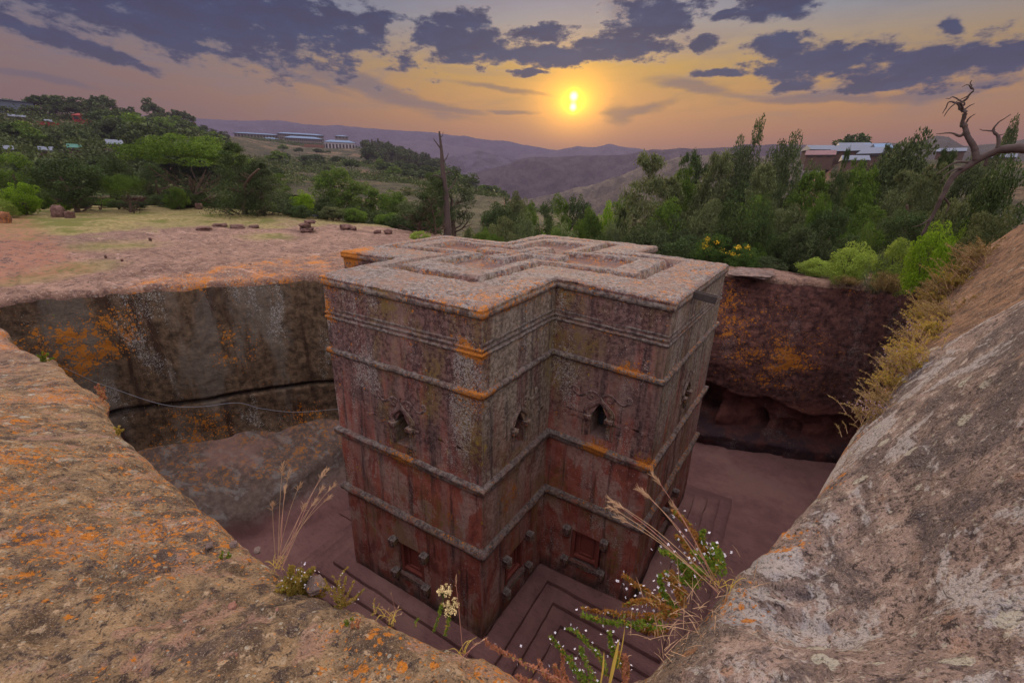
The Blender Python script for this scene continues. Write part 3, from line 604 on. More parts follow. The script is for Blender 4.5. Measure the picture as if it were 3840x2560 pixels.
off -= farm*sstep(-WZ, 9.3, 9.8)*(.35+.35*fbm(PX, PY, WZ, 1.3, 4, .6, 65))
off -= farm*np.exp(-((PX-6.5)/.55)**2-((WZ+8.9)/.7)**2)*1.0
WX = C0[0]+(RR[:, None]+off)*np.cos(TH)[:, None]; WY = C0[1]+(RR[:, None]+off)*np.sin(TH)[:, None]
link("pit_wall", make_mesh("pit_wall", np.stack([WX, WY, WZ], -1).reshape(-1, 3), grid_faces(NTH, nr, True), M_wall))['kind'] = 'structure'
# pit floor, ramping up against the left wall
fx = np.arange(-15, 16, .11); fy = np.arange(-13.5, 14, .11); FX, FY = np.meshgrid(fx, fy, indexing='ij')
wl = ((FX+12.6)*.87-(FY+8.4)*.49)          # distance from the left wall's line
edge_ = wl+fbm(FX, FY, 0, .5, 3, .5, 71)*.7
ramp_ = np.clip(1-edge_/4.3, 0, 1)
FZ = -10.32+fbm(FX, FY, 0, .5, 3, .5, 72)*.07+fbm(FX, FY, 0, 3, 3, .5, 73)*.015
FZ = FZ+(1.75*ramp_**.8+ramp_*(fbm(FX, FY, 0, 1.1, 4, .55, 74)*.20))*sstep(-FY, -2.5, -.5)
FZ = FZ+.55*sstep(ramp_, .0, .10)*sstep(-FY, -2.5, -.5)*sstep(-FX, 6.9, 7.4)
crk = fbm(FX*.5+FY*.2, FY, 0, .55, 3, .5, 77); FZ = FZ-.05*np.exp(-(crk/.012)**2)*(FX > 5)
V = np.stack([FX, FY, FZ], -1).reshape(-1, 3)
link("pit_floor", make_mesh("pit_floor", V, grid_faces(len(fx), len(fy)), M_floor))['kind'] = 'structure'

# ------------------------------------------------------------------ the church
WXH, WYH, LX, LY = 2.731, 3.003, 6.0, 6.282
NOM = {1: (-WXH, -LY), 2: (WXH, -LY), 3: (WXH, -WYH), 4: (LX, -WYH), 5: (LX, WYH), 6: (WXH, WYH), 7: (WXH, LY), 8: (-WXH, LY), 9: (-WXH, WYH), 10: (-LX, WYH), 11: (-LX, -WYH), 12: (-WXH, -WYH)}
DXk = [0, .259, -.189, -.041, -.306, .086, .209, .156, .028, .012, -.136, .051, -.13]
DYk = [0, -.07, .058, -.066, .114, .061, .089, .016, .009, -.014, -.125, .037, -.109]
DZk = [0, .05, .004, .118, -.107, -.061, 0, 0, 0, 0, 0, 0, 0]
DZ0k = [0, .094, -.022, .124, -.082, -.01, .091, -.075, -.022, -.064, -.028, -.056, .044]
_nk = np.array([NOM[k] for k in range(1, 13)])
_nx = np.roll(_nk, -1, 0)
def _mvc(x, y):
    """mean value coordinates of the 12-cornered outline; exactly linear along every wall"""
    P_ = np.stack([x, y], -1); d_ = _nk-P_[..., None, :]; r_ = np.sqrt((d_**2).sum(-1))+1e-9; dn = np.roll(d_, -1, -2); rn = np.roll(r_, -1, -1)
    cr = d_[..., 0]*dn[..., 1]-d_[..., 1]*dn[..., 0]; dt = (d_*dn).sum(-1)
    tn = cr/(r_*rn+dt+1e-12); tn = np.where(np.abs(r_*rn+dt) < 1e-7, 0, tn); w_ = (tn+np.roll(tn, 1, -1))/r_; w_ = w_/w_.sum(-1, keepdims=True)
    e_ = _nx-_nk; L2 = (e_**2).sum(-1); t = np.clip(-(d_*e_).sum(-1)/L2, 0, 1); c_ = d_+e_*t[..., None]; ed = np.sqrt((c_**2).sum(-1)); k = ed.argmin(-1)
    tk = np.take_along_axis(t, k[..., None], -1)[..., 0]; m_ = np.take_along_axis(ed, k[..., None], -1)[..., 0]
    I = np.eye(12); we = I[k]*(1-tk)[..., None]+I[(k+1) % 12]*tk[..., None]
    a_ = np.clip((m_-.004)/.05, 0, 1)[..., None]; outside = (~_inc(x, y))[..., None]
    return np.where(outside, we, we*(1-a_)+w_*a_)
def _inc(x, y): return ((np.abs(x) < WXH) & (np.abs(y) < LY)) | ((np.abs(x) < LX) & (np.abs(y) < WYH))
def warpc(V, roofw=False):
    """bend the regular cross onto the slightly crooked hand-cut one"""
    V = np.array(V, float); w_ = _mvc(V[..., 0], V[..., 1])
    ox = w_@np.array(DXk[1:]); oy = w_@np.array(DYk[1:]); oz = w_@np.array(DZk[1:]); oz0 = w_@np.array(DZ0k[1:])
    rf = sstep(V[..., 2], -.6, -.05); oz = oz*(1-rf)+oz0*rf
    V[..., 0] += ox; V[..., 1] += oy; V[..., 2] += oz; return V
TAP = .0053
church = bpy.data.objects.new("rock_church", None); COL.objects.link(church)
tag(church, "tall cross-shaped church carved from red rock, standing free in its pit", "church")
sgn = lambda v: 1 if v > 0 else -1
def outline(out, z, step=.12):
    """closed list of points round the cross, offset outwards, resampled; rows share the same count"""
    c = [np.array([NOM[k][0]+sgn(NOM[k][0])*(out-TAP*z), NOM[k][1]+sgn(NOM[k][1])*(out-TAP*z), z]) for k in range(1, 13)]
    P_ = []
    for a in range(12):
        b_ = (a+1) % 12; n = max(2, int(round(np.hypot(*(np.array(NOM[a+1])-np.array(NOM[b_+1])))/step)))
        for t in np.arange(n)/n: P_.append(c[a]*(1-t)+c[b_]*t)
    return np.array(P_)
def rough(V, amp, sc=1.3, seed=0):
    V = np.array(V, float); n = [fbm(V[..., 0], V[..., 1], V[..., 2], sc, 4, .6, seed+q*9) for q in range(3)]
    V[..., 0] += amp*n[0]; V[..., 1] += amp*n[1]; V[..., 2] += amp*n[2]; return V
def ring(prof, name, mat=M_church, amp=.02, seed=0, chip=0.0):
    """sweep a profile [(z, out)] around the cross"""
    rows = np.stack([outline(o_, z_) for z_, o_ in prof], 1)
    V = warpc(rows); V = rough(V, amp, 1.6, seed); V = rough(V, amp*.9, 5.5, seed+3); V = rough(V, amp*.4, 16, seed+6)
    if chip: V[..., 2] -= chip*np.clip(fbm(V[..., 0], V[..., 1], 0, 1.8, 3, .6, seed+5)-.25, 0, 1)
    n, m_ = V.shape[:2]
    return link(name, make_mesh(name, V.reshape(-1, 3), grid_faces(n, m_, True)[:, ::-1], mat), church)
def prof_round(z0, z1, o, n=5, slope=.0):
    """cross-section of a string course: sloping top, soft nose, flat soffit"""
    h = z0-z1; P_ = [(z0+.02, -.05), (z0, .0)]
    for t in np.linspace(0, 1, n): P_.append((z0-slope*h-t*h*(1-slope), o*(1-.25*(2*t-1)**4)))
    P_.append((z1, -.05)); return P_
# walls, one sheet per face with the real openings left out
FACES = [(1, 2), (2, 3), (3, 4), (4, 5), (5, 6), (6, 7), (7, 8), (8, 9), (9, 10), (10, 11), (11, 12), (12, 1)]
Z_SILL, Z_SPR, Z_APEX = -4.27, -3.66, -3.24
B0, B1 = -8.95, -7.78
def half_w(z):
    """half width of the opening at height z (0 = solid wall)"""
    if Z_SILL <= z <= Z_SPR: return .25
    if Z_SPR < z <= Z_APEX:
        t = (z-Z_SPR)/(Z_APEX-Z_SPR); return .34*(1-t)**.75*(1-.25*math.sin(math.pi*t))+.0
    if B0 <= z <= B1: return .55
    return 0
zl = sorted(set([round(v, 4) for v in list(np.arange(-9.72, -.2, .09))+[Z_SILL, Z_SPR+.001, Z_SPR, B0, B1]+list(np.linspace(Z_SPR, Z_APEX, 8))]+[-.28]))
zl = [z_ for i, z_ in enumerate(zl) if i == 0 or z_-zl[i-1] > 1e-3 or z_ in (Z_SPR,)]
zl = np.array([z_ for z_ in zl if not any(abs(z_-q_) < .03 and abs(z_-q_) > 1e-4 for q_ in (Z_SILL, B0, B1))])
wall_geo = Geo(); win_info = []
for fi, (a, b_) in enumerate(FACES):
    pa, pb = np.array(NOM[a]), np.array(NOM[b_]); d = pb-pa; L = np.hypot(*d); t_ = d/L
    nrm = np.array([t_[1], -t_[0]])
    mid = (pa+pb)/2
    visible = (a, b_) in ((1, 2), (2, 3), (3, 4), (4, 5))
    inner_n = 6; side = max(8, int((L/2)/.12))
    cols = [('s', k/side) for k in range(side)]+[('m', k/inner_n) for k in range(inner_n+1)]+[('e', (k+1)/side) for k in range(side)]
    V = np.zeros((len(cols), len(zl), 3))
    for j, z_ in enumerate(zl):
        tp = -TAP*z_
        sa_, sb_ = sgn(pa[0]), sgn(pb[0])
        A = np.array([pa[0]+sgn(pa[0])*tp, pa[1]+sgn(pa[1])*tp]); Bp = np.array([pb[0]+sgn(pb[0])*tp, pb[1]+sgn(pb[1])*tp])
        M_ = (A+Bp)/2; hl = np.hypot(*(Bp-A))/2; hw = half_w(z_)
        if abs(z_-Z_APEX) < .02: hw = .0
        elif hw == 0:
            hw = .25 if z_ > -6 else .55
            if z_ > Z_APEX: hw = min(.25, (z_-Z_APEX)*1.2)
        for i, (kk, t) in enumerate(cols):
            u_ = (-hl+(hl-hw)*t) if kk == 's' else ((-hw+2*hw*t) if kk == 'm' else hw+(hl-hw)*t)
            V[i, j] = (M_[0]+t_[0]*u_, M_[1]+t_[1]*u_, z_)
    F = []
    c0_, c1_ = side, side+inner_n
    for i in range(len(cols)-1):
        for j in range(len(zl)-1):
            zm = (zl[j]+zl[j+1])/2
            if c0_ <= i < c1_ and (Z_SILL < zm < Z_APEX-.001 or B0 < zm < B1): continue
            m_ = len(zl); F.append((i*m_+j, (i+1)*m_+j, (i+1)*m_+j+1, i*m_+j+1))
    Vw = warpc(V)
    fade = np.ones(V.shape[:2]); 
    Vw2 = rough(Vw, .022, .9, 5); Vw2 = rough(Vw2, .010, 6, 8)
    wall_geo.add(Vw2.reshape(-1, 3), F)
    # reveals, following the jagged boundary exactly
    jz = [j for j, z_ in enumerate(zl) if Z_SILL-1e-6 <= z_ <= Z_APEX+1e-6]
    jb = [j for j, z_ in enumerate(zl) if B0-1e-6 <= z_ <= B1+1e-6]
    inw = np.array([-nrm[0], -nrm[1], 0])
    for js, dep_ in ((jz, .75), (jb, .34)):
        loop = [(c0_, j) for j in js]+[(i, js[-1]) for i in range(c0_+1, c1_+1)]+[(c1_, j) for j in js[::-1][1:]]+[(i, js[0]) for i in range(c1_-1, c0_, -1)]
        lp = np.array([Vw2[i, j] for i, j in loop]); n = len(lp)
        lv = np.stack([lp, lp+inw*dep_*.5, lp+inw*dep_], 1).reshape(-1, 3)
        wall_geo.add(lv, grid_faces(n, 3, True))
    cw = warpc(np.array([[mid[0], mid[1], -3.7], [mid[0], mid[1], -8.3]]))
    dirw = warpc(np.array([[pa[0], pa[1], -3.7], [pb[0], pb[1], -3.7]])); dd_ = dirw[1]-dirw[0]; yaw_ = math.atan2(dd_[1], dd_[0])
    win_info.append((fi, cw, yaw_, visible))
wall = link("wall", wall_geo.mesh("wall", M_church), church)
# string courses
ring(prof_round(-2.01, -2.16, .085), "string_course", M_course, seed=20, amp=.026)
ring([(-4.52, -.05), (-4.52, .03), (-4.56, .115), (-4.62, .13), (-4.64, .10), (-4.67, .12), (-4.70, .095), (-4.73, .105), (-4.78, .06), (-4.80, .04), (-4.80, -.05)], "string_course", M_course, seed=30, chip=.08, amp=.028)
ring([(-6.50, -.05), (-6.52, .05), (-6.58, .125), (-6.66, .135), (-6.72, .12), (-6.78, .06), (-6.79, -.05)], "string_course", M_course, seed=40, chip=.08, amp=.028)
for k_, zb in enumerate((-.86, -.98, -1.10)):
    ring([(zb+.03, -.05), (zb, .006+.012*k_), (zb-.05, .012+.012*k_), (zb-.10, -.05)], "moulding", M_course, seed=50+k_, amp=.012)
ring([(-.12, .03), (-.135, .065), (-.26, .065), (-.29, .02), (-.29, -.06)], "eaves_band", M_course, seed=60, amp=.012)
# roof with the three nested crosses in relief
gs = .045; ux = np.unique(np.concatenate([np.arange(-LX, LX+.001, gs), [-LX, LX, -WXH, WXH]])); uy = np.unique(np.concatenate([np.arange(-LY, LY+.001, gs), [-LY, LY, -WYH, WYH]]))
UX, UY = np.meshgrid(ux, uy, indexing='ij')
def crossd(x, y, cx_, cy_, wx__, wy__, lx__, ly__):
    """signed distance-like value, > 0 inside a cross"""
    a_ = np.minimum(wx__-np.abs(x-cx_), ly__-np.abs(y-cy_)); b__ = np.minimum(lx__-np.abs(x-cx_), wy__-np.abs(y-cy_)); return np.maximum(a_, b__)
jit = fbm(UX, UY, 0, 1.2, 4, .6, 81)*.07+fbm(UX, UY, 0, 6, 3, .5, 82)*.025
def st_(d_, w_=.035): return sstep(d_+jit, -w_, w_)
RX, RY = -.42, .50
d1_ = crossd(UX, UY, RX, RY, 1.78, 1.85, 5.05, 5.05)
d2_ = crossd(UX, UY, RX, RY, 1.42, 1.45, 4.70, 4.60)
d3_ = crossd(UX, UY, RX, RY, .98, 1.02, 3.85, 3.55)
d4_ = crossd(UX, UY, RX-.1, RY+.05, .42, .42, 1.75, 1.75)
d5_ = crossd(UX, UY, RX-.1, RY+.05, .14, .14, 1.35, 1.35)
RZ = -.30*st_(d1_)+.33*st_(d2_)-.21*st_(d3_)+.20*st_(d4_)-.07*st_(d5_, .05)
RZ += fbm(UX, UY, 0, .6, 3, .5, 83)*.035+fbm(UX, UY, 0, 3, 5, .65, 84)*.034+fbm(UX, UY, 0, 14, 2, .5, 85)*.008
RZ -= .06*np.exp(-((UX-5.2-.25*np.sin(UY*2.2)-(UY-.9)*.75)/.05)**2)*(UY > .2)*(UY < 2.0)*(UX > 4.3)   # crack by the spout
din = crossd(UX, UY, 0, 0, WXH, WYH, LX, LY); 
eo = np.clip(1-din/.09, 0, 1); RZ -= .075*(1-np.sqrt(np.clip(1-eo**2, 0, 1)))
inside = din > -1e-4
ids = -np.ones(UX.shape, int); ids[inside] = np.arange(inside.sum())
Vr = np.stack([UX, UY, RZ], -1)
ox_ = np.where(np.abs(UX) > 0, 1, 1)
Vr = warpc(np.stack([UX, UY, 0*UX], -1), True); Vr[..., 2] += RZ
ox_ = .062*eo**2; gx_ = np.zeros_like(UX); gy_ = np.zeros_like(UX)
ex = (np.abs(UX) > np.where(np.abs(UY) > WYH, WXH, LX)-.09); ey = (np.abs(UY) > np.where(np.abs(UX) > WXH, WYH, LY)-.09)
Vr[..., 0] += np.where(ex, np.sign(UX)*.062*np.clip(1-(np.where(np.abs(UY) > WYH, WXH, LX)-np.abs(UX))/.09, 0, 1), 0)
Vr[..., 1] += np.where(ey, np.sign(UY)*.062*np.clip(1-(np.where(np.abs(UX) > WXH, WYH, LY)-np.abs(UY))/.09, 0, 1), 0)
I_, J_ = np.meshgrid(np.arange(len(ux)-1), np.arange(len(uy)-1), indexing='ij')
q = np.stack([ids[I_, J_], ids[I_+1, J_], ids[I_+1, J_+1], ids[I_, J_+1]], -1).reshape(-1, 4); q = q[(q >= 0).all(1)]
cxm, cym = (ux[:-1]+ux[1:])/2, (uy[:-1]+uy[1:])/2
okc = (crossd(*np.meshgrid(cxm, cym, indexing='ij'), 0, 0, WXH, WYH, LX, LY) > 0).reshape(-1)
q = np.stack([ids[I_, J_], ids[I_+1, J_], ids[I_+1, J_+1], ids[I_, J_+1]], -1).reshape(-1, 4)[okc]
link("roof", make_mesh("roof", Vr[inside], q, M_church), church)
# skirt joining the roof's edge to the eaves band
rows = np.stack([outline(o_, 0.0) for o_ in (.062, .062)], 1); rw = warpc(rows, True)
rw[:, 0, 2] -= .075; rw[:, 1, 2] -= .17
rw = rough(rw, .012, 1.6, 60); link("roof_edge", make_mesh("roof_edge", rw.reshape(-1, 3), grid_faces(len(rw), 2, True)[:, ::-1], M_church), church)
# stepped plinth: one ring of rock per step
def cross_slab(out, z0, z1, name, seed):
    c = outline(out, 0.0, .25)[:, :2]; n = len(c); sc_ = outline(out-.62, 0.0, .25)[:, :2]
    V = np.stack([np.c_[sc_, np.full(n, z0)], np.c_[c*.999, np.full(n, z0)], np.c_[c, np.full(n, z0-.03)], np.c_[c, np.full(n, z1)]], 1)
    V[:, :2, 2] += .0; V = rough(V, .055, 1.1, seed); V = rough(V, .02, 5, seed+2); V[:, :, 2] = np.stack([np.full(n, z0), np.full(n, z0-.008), np.full(n, z0-.05), np.full(n, z1)], 1)+fbm(V[:, :, 0], V[:, :, 1], 0, .9, 3, .5, seed)*.02
    return link(name, make_mesh(name, V.reshape(-1, 3), grid_faces(n, 4, True)[:, ::-1], M_step), church)
M_step = rock_mat('plinth_rock', 'floor')
cross_slab(.50, -9.70, -9.98, "plinth_step", 90); cross_slab(.97, -9.88, -10.15, "plinth_step", 93); cross_slab(1.42, -10.06, -10.45, "plinth_step", 96); cross_slab(1.85, -10.22, -10.5, "plinth_step", 99)
# windows
M_dark = simple('shadowed_tuff', (.10, .045, .035), .95); M_wood = simple('old_wood', (.075, .055, .045), .8)
M_glass, _n, _b, _ = new_mat('window_glass'); _b.inputs['Base Color'].default_value = (.03, .035, .045, 1); _b.inputs['Roughness'].default_value = .25; _b.inputs['Specular IOR Level'].default_value = .5
def strip(pts, wdt, thick, base=0.0):
    """raised band following a line in the wall plane (u,z), sticking out along -y"""
    P_ = catmull(np.array([(u_, 0, z_) for u_, z_ in pts]), 6); T_ = np.gradient(P_, axis=0); T_ /= np.linalg.norm(T_, axis=1)[:, None]
    N_ = np.stack([-T_[:, 2], 0*T_[:, 0], T_[:, 0]], 1); n = len(P_)
    w_ = np.broadcast_to(np.asarray(wdt, float)/2, (n,))[:, None]
    o1_ = np.array([0, .03, 0]); o2_ = np.array([0, -thick-base, 0]); o3_ = np.array([0, -thick*.7-base, 0])
    V = np.stack([P_-N_*w_+o1_, P_-N_*w_+o3_, P_-N_*w_*.5+o2_, P_+N_*w_*.5+o2_, P_+N_*w_+o3_, P_+N_*w_+o1_], 1).reshape(-1, 3)
    F = [grid_faces(n, 6)]; return V, F[0]
arch_pts = [(.30, -3.64), (.35, -3.52), (.30, -3.40), (.17, -3.28), (.07, -3.20), (.0, -3.08)]
def vol(s_):   # tendril with two scrolls
    big = [(0, -3.04), (.16*s_, -2.93), (.30*s_, -2.92), (.42*s_, -3.02), (.56*s_, -3.10), (.70*s_, -3.08), (.80*s_, -3.00), (.83*s_, -2.92), (.78*s_, -2.86), (.73*s_, -2.90), (.75*s_, -2.95)]
    small = [(.30*s_, -2.94), (.36*s_, -3.06), (.30*s_, -3.14), (.22*s_, -3.12), (.21*s_, -3.05), (.26*s_, -3.04)]
    return big, small
def yaw_obj(name, geo, parent, mat): return link(name, geo.mesh(name, mat), parent)
def place(o, c, yaw_, outw=0.0):
    o.location = (c[0]-(-math.sin(yaw_))*-outw, c[1], c[2]); o.rotation_euler = (0, 0, yaw_)
surround = Geo(); shelf = Geo(); frameg = Geo(); pane = Geo()
for s_ in (1, -1):
    surround.add(*strip([(s_*u_, z_+3.7) for u_, z_ in arch_pts], .11, .055)); surround.add(*strip([(s_*(u_*1.22+.0), (z_+3.64)*1.12+.06) for u_, z_ in arch_pts[:-1]]+[(0, .68)], .05, .04))
    for pp_, wd_ in zip(vol(s_), (.070, .055)): surround.add(*strip([(u_, z_+3.7) for u_, z_ in pp_], wd_, .024))
    surround.add(*strip([(s_*.30, -.56), (s_*.30, -.2), (s_*.30, .04)], .12, .045)); surround.add(*strip([(s_*.43, -.60), (s_*.43, .0), (s_*.43, .10)], .045, .035))
    surround.add(*strip([(s_*.42, -.07), (s_*.6, -.07), (s_*.86, -.07)], .11, .018)); surround.add(*strip([(s_*.45, -.58), (s_*.6, -.6), (s_*.86, -.60)], .05, .012)); surround.add(*strip([(s_*.84, -.1), (s_*.84, -.3), (s_*.84, -.6)], .05, .012))
    pass
surround.add(*strip([(0, .66), (-.02, .76), (.02, .86)], .05, .04))
frameg.box((0, .62, -.03), (.03, .04, 1.1)); frameg.box((.19, .62, -.2), (.04, .05, 1.0)); frameg.box((-.19, .62, -.2), (.04, .05, 1.0)); frameg.box((0, .62, -.545), (.44, .05, .05)); frameg.box((0, .62, -.12), (.44, .04, .03))
pane.box((0, .70, -.03), (1.0, .03, 1.3))
me_s, me_h, me_f, me_p = surround.mesh("window", M_church), [Geo().box((0, 0, 0), (.22, .46, .10)).box((.0, 0, -.065), (.17, .42, .05)).mesh("ledge", M_church, False)], frameg.mesh("window_frame", M_wood, False), pane.mesh("pane", M_glass, False)
# blind windows low down: stepped red panel with four square beam ends
blind = Geo(); beam = Geo(); panel = Geo()
panel.box((0, .23, 0), (1.16, .17, 1.22))
for s_ in (1, -1):
    panel.box((s_*.40, .08, 0), (.10, .14, 1.12)); panel.box((s_*.22, .125, .06), (.05, .05, .95))
panel.box((0, .08, -.44), (.70, .13, .08)); panel.box((0, .09, .50), (.70, .11, .08)); panel.box((0, .12, -.33), (.39, .045, .05))
blind.box((0, .0, -.70), (1.30, .15, .17)); blind.box((0, .05, .64), (1.16, .12, .10))
for s_ in (1, -1): blind.box((s_*.565, .06, 0), (.09, .15, 1.2))
def beam_mesh():
    g = Geo(); g.box((0, 0, 0), (.23, .27, .23)); g.box((0, -.02, 0), (.15, .27, .27)); return g
def knob_mesh():
    g = beam_mesh(); return g
panel_me, blind_me = panel.mesh("panel", None, False), blind.mesh("blind_window", M_church, False)
M_red = simple('red_tuff_panel', (.20, .058, .045), .9, .3, 4.0)
panel_me.materials.append(M_red); beam_me = beam_mesh().mesh("beam_end", M_church, False)
for fi, cw, yw, vis in win_info:
    if not vis and fi not in (11, 4): continue
    def L2W(c):
        o = link("window", me_s, church); o.location = tuple(c); o.rotation_euler = (0, 0, yw); return o
    o = L2W(cw[0]); [link("ledge", me_h[0], o, (s_*.305, .10, .03)) for s_ in (1, -1)]; link("window_frame", me_f, o); link("pane", me_p, o)
    o = link("blind_window", blind_me, church, tuple(cw[1]+np.array([0, 0, -.06])), (0, 0, yw)); link("panel", panel_me, o)
    for s_ in (1, -1):
        for q_ in (.60, -.62): link("beam_end", beam_me, o, (s_*.60, -.10, q_))
        if q_: link("rolled_foot", bpy.data.meshes.get("rolled_foot") or Geo().tube([(0, 0, -.12), (0, -.02, -.22), (0, -.03, -.32), (0, 0, -.42)], [.05, .08, .08, .05], 8).mesh("rolled_foot", M_church), o, (s_*.60, -.01, -.62))
# doorway with heavy beam ends on the end wall of the arm to the right, half hidden
M_spout = simple('spout_stone', (.055, .045, .045), .9, .5, 12)
sp = Geo(); sp.box((0, 0, 0), (.62, .22, .13)); sp.box((.02, .09, .09), (.58, .045, .07)); sp.box((.02, -.09, .09), (.58, .045, .07))
link("rain_spout", sp.mesh("rain_spout", M_spout, False), church, (6.10, -1.28, -.30), (0, .14, .08))
# ------------------------------------------------------------------ far land: spurs and ridges, each at its own distance
def crest(pts, D):
    """[(px, py)] on the skyline -> azimuth and height arrays at distance D (number or list)"""
    D = np.broadcast_to(np.asarray(D, float), (len(pts),)); a, h, dd = [], [], []
    for (x, y), d_ in zip(pts, D):
        q_, t_ = azt(x, y); a.append(q_); h.append(CAM[2]+t_*d_); dd.append(d_)
    o = np.argsort(a); return np.array(a)[o], np.array(h)[o], np.array(dd)[o]
RIDGES = {
 'town_hill': (crest([(-400, 190), (-150, 235), (0, 258), (100, 268), (200, 272), (300, 284), (420, 298), (520, 312), (600, 322), (700, 334), (820, 342), (900, 362), (990, 388), (1050, 420), (1090, 450), (1160, 500)],
                     [330, 330, 330, 340, 360, 380, 430, 500, 560, 590, 600, 640, 680, 700, 720, 740]), .085, 34),
 'green_spur': (crest([(700, 440), (900, 430), (1010, 410), (1100, 425), (1200, 468), (1240, 500), (1300, 560)], [300, 340, 380, 400, 420, 440, 460]), .20, 18),
}
def land_z(az_, r):
    x = CAM[0]+r*np.sin(az_); y = CAM[1]+r*np.cos(az_)
    base = -8-24*sstep(r, 60, 220)-60*sstep(r, 200, 1100)
    # right-hand shelf that carries the settlement
    ar = az_-YAW
    shelf_ = 9.5+3*sstep(r, 160, 300)+22*sstep(r, 300, 900)*sstep(ar, .5, .8)
    wr = sstep(ar, .47, .60)
    base = base*(1-wr)+wr*(-8+(shelf_+8)*sstep(r, 75, 165))-wr*40*sstep(r, 900, 1300)
    wl_ = sstep(-ar, .28, .45)
    base = base+wl_*(8+10*sstep(r, 80, 180))
    z = base+fbm(x, y, 0, .010, 4, .5, 101)*np.clip(r*.02, 0, 9)
    for nm, ((a, h, dd), sl, na) in RIDGES.items():
        hh = np.interp(az_, a, h, left=-200 if nm != 'town_hill' else h[0], right=-200); d_ = np.interp(az_, a, dd)
        drop = d_-r; n_ = fbm(x, y, 0, .006, 5, .55, na)*np.clip(np.abs(drop)*.05, 0, 10)
        if nm == 'town_hill':
            zb = -6.0; s_ = (hh-zb)/np.maximum(d_-85, 60); q_ = np.where(drop > 0, hh-(hh-zb)*sstep(drop/np.maximum(d_-85, 60), -.05, 1.0)**.9, hh+drop*.25)
            q_ = q_-np.maximum(0, hh*0+.0)
        else: q_ = np.where(drop > 0, hh-drop*sl, hh+drop*.5)
        z = np.maximum(z, q_+n_)
    return z
na, nr_ = 900, 240
AZ = YAW+np.linspace(-1.15, 1.15, na); RD = 62*np.exp(np.linspace(0, math.log(1500/62), nr_))
A2, R2 = np.meshgrid(AZ, RD, indexing='ij'); LZ = land_z(A2, R2); LXc = CAM[0]+R2*np.sin(A2); LYc = CAM[1]+R2*np.cos(A2)
LZ = LZ+fbm(LXc, LYc, 0, .05, 4, .6, 111)*np.clip(R2*.004, 0, 1.6)+fbm(LXc, LYc, 0, .3, 3, .6, 112)*.25
def land_xy(az_, r):
    return np.array([CAM[0]+r*math.sin(az_), CAM[1]+r*math.cos(az_), float(land_z(np.array([az_]), np.array([r]))[0])])
M_land, nt, b, _ = new_mat('hillside_scrub'); p = pos(nt)
n1 = nt.noise(p, .012, 5, .62); n2 = nt.noise(p, .05, 6, .65); n3 = nt.noise(p, .25, 5, .7); n5 = nt.noise(p, .9, 4, .7)
c = nt.mix(nt.ss(n3, .35, .65), (.032, .036, .018), (.070, .066, .034))
c = nt.mix(nt.m('MULTIPLY', nt.ss(n2, .50, .66), .85), c, nt.mix(n5, (.19, .115, .070), (.26, .17, .10)))
c = nt.mix(nt.ss(n5, .50, .62), c, nt.vm('SCALE', c, .45))
ng = nt.xyz(nt.new('ShaderNodeNewGeometry').outputs['Normal'])[2]
c = nt.mix(nt.m('MULTIPLY', nt.ss(ng, .84, .72), .8), c, (.20, .095, .062))
nt.put(b.inputs['Base Color'], c); bump(nt, b, nt.m('ADD', n3, n5), 1.0, 1.2)
link("valley_terrain", make_mesh("valley_terrain", np.stack([LXc, LYc, LZ], -1).reshape(-1, 3), grid_faces(na, nr_)[:, ::-1], M_land))['kind'] = 'structure'
def ridge_obj(name, pts, D, col, rough_=.02, sl=.35, depth=None, foot=-150, seed=0, sp=1.0):
    a, h, dd = crest(pts, D); n = 420; A_ = np.linspace(a[0], a[-1], n); H_ = np.interp(A_, a, h); D_ = np.interp(A_, a, dd)
    depth = depth or D_.mean()*.35; k = 70; T_ = np.linspace(-1, 1, k)
    rr_ = D_[:, None]+T_[None]*depth; x = CAM[0]+rr_*np.sin(A_)[:, None]; y = CAM[1]+rr_*np.cos(A_)[:, None]; f_ = 3.0/D_.mean()
    gul = fbm(x, y, 0, f_*3*sp, 5, .6, seed, ridged=True)
    prof = (1-np.abs(T_[None]))**1.15
    z = foot+(H_[:, None]-foot)*prof+D_.mean()*rough_*gul*(1-prof)*prof*4+fbm(A_[:, None]*40+0*T_[None], 0*rr_, 0, 1, 5, .6, seed+4)*D_.mean()*.0022
    m_, nt, b, _ = new_mat(name+'_rock'); p = pos(nt)
    q_ = nt.noise(p, f_*14, 6, .65); q2 = nt.noise(p, f_*60, 5, .65)
    cv = .15 if name == 'mountains' else .5
    cc = nt.mix(nt.ss(q_, .35, .65), tuple(v*(1-cv) for v in col), tuple(v*(1+cv*.6) for v in col)); cc = nt.mix(nt.m('MULTIPLY', nt.ss(q2, .52, .62), cv), cc, nt.vm('SCALE', cc, .5))
    nt.put(b.inputs['Base Color'], cc); bump(nt, b, nt.m('ADD', q_, q2), 1.0, D_.mean()*.006)
    link(name, make_mesh(name, np.stack([x, y, z], -1).reshape(-1, 3), grid_faces(n, k)[:, ::-1], m_))['kind'] = 'structure'
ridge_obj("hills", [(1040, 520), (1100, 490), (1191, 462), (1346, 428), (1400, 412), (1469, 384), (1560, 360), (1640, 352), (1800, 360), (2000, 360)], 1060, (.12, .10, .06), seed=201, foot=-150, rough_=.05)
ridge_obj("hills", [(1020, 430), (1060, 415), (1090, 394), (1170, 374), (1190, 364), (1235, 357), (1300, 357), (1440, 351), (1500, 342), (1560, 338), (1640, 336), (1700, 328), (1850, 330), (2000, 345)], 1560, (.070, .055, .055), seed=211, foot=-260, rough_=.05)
ridge_obj("hills", [(990, 372), (1035, 358), (1070, 352), (1095, 344), (1120, 348), (1160, 358), (1190, 364), (1260, 372)], 1780, (.09, .08, .11), seed=221, foot=-200)
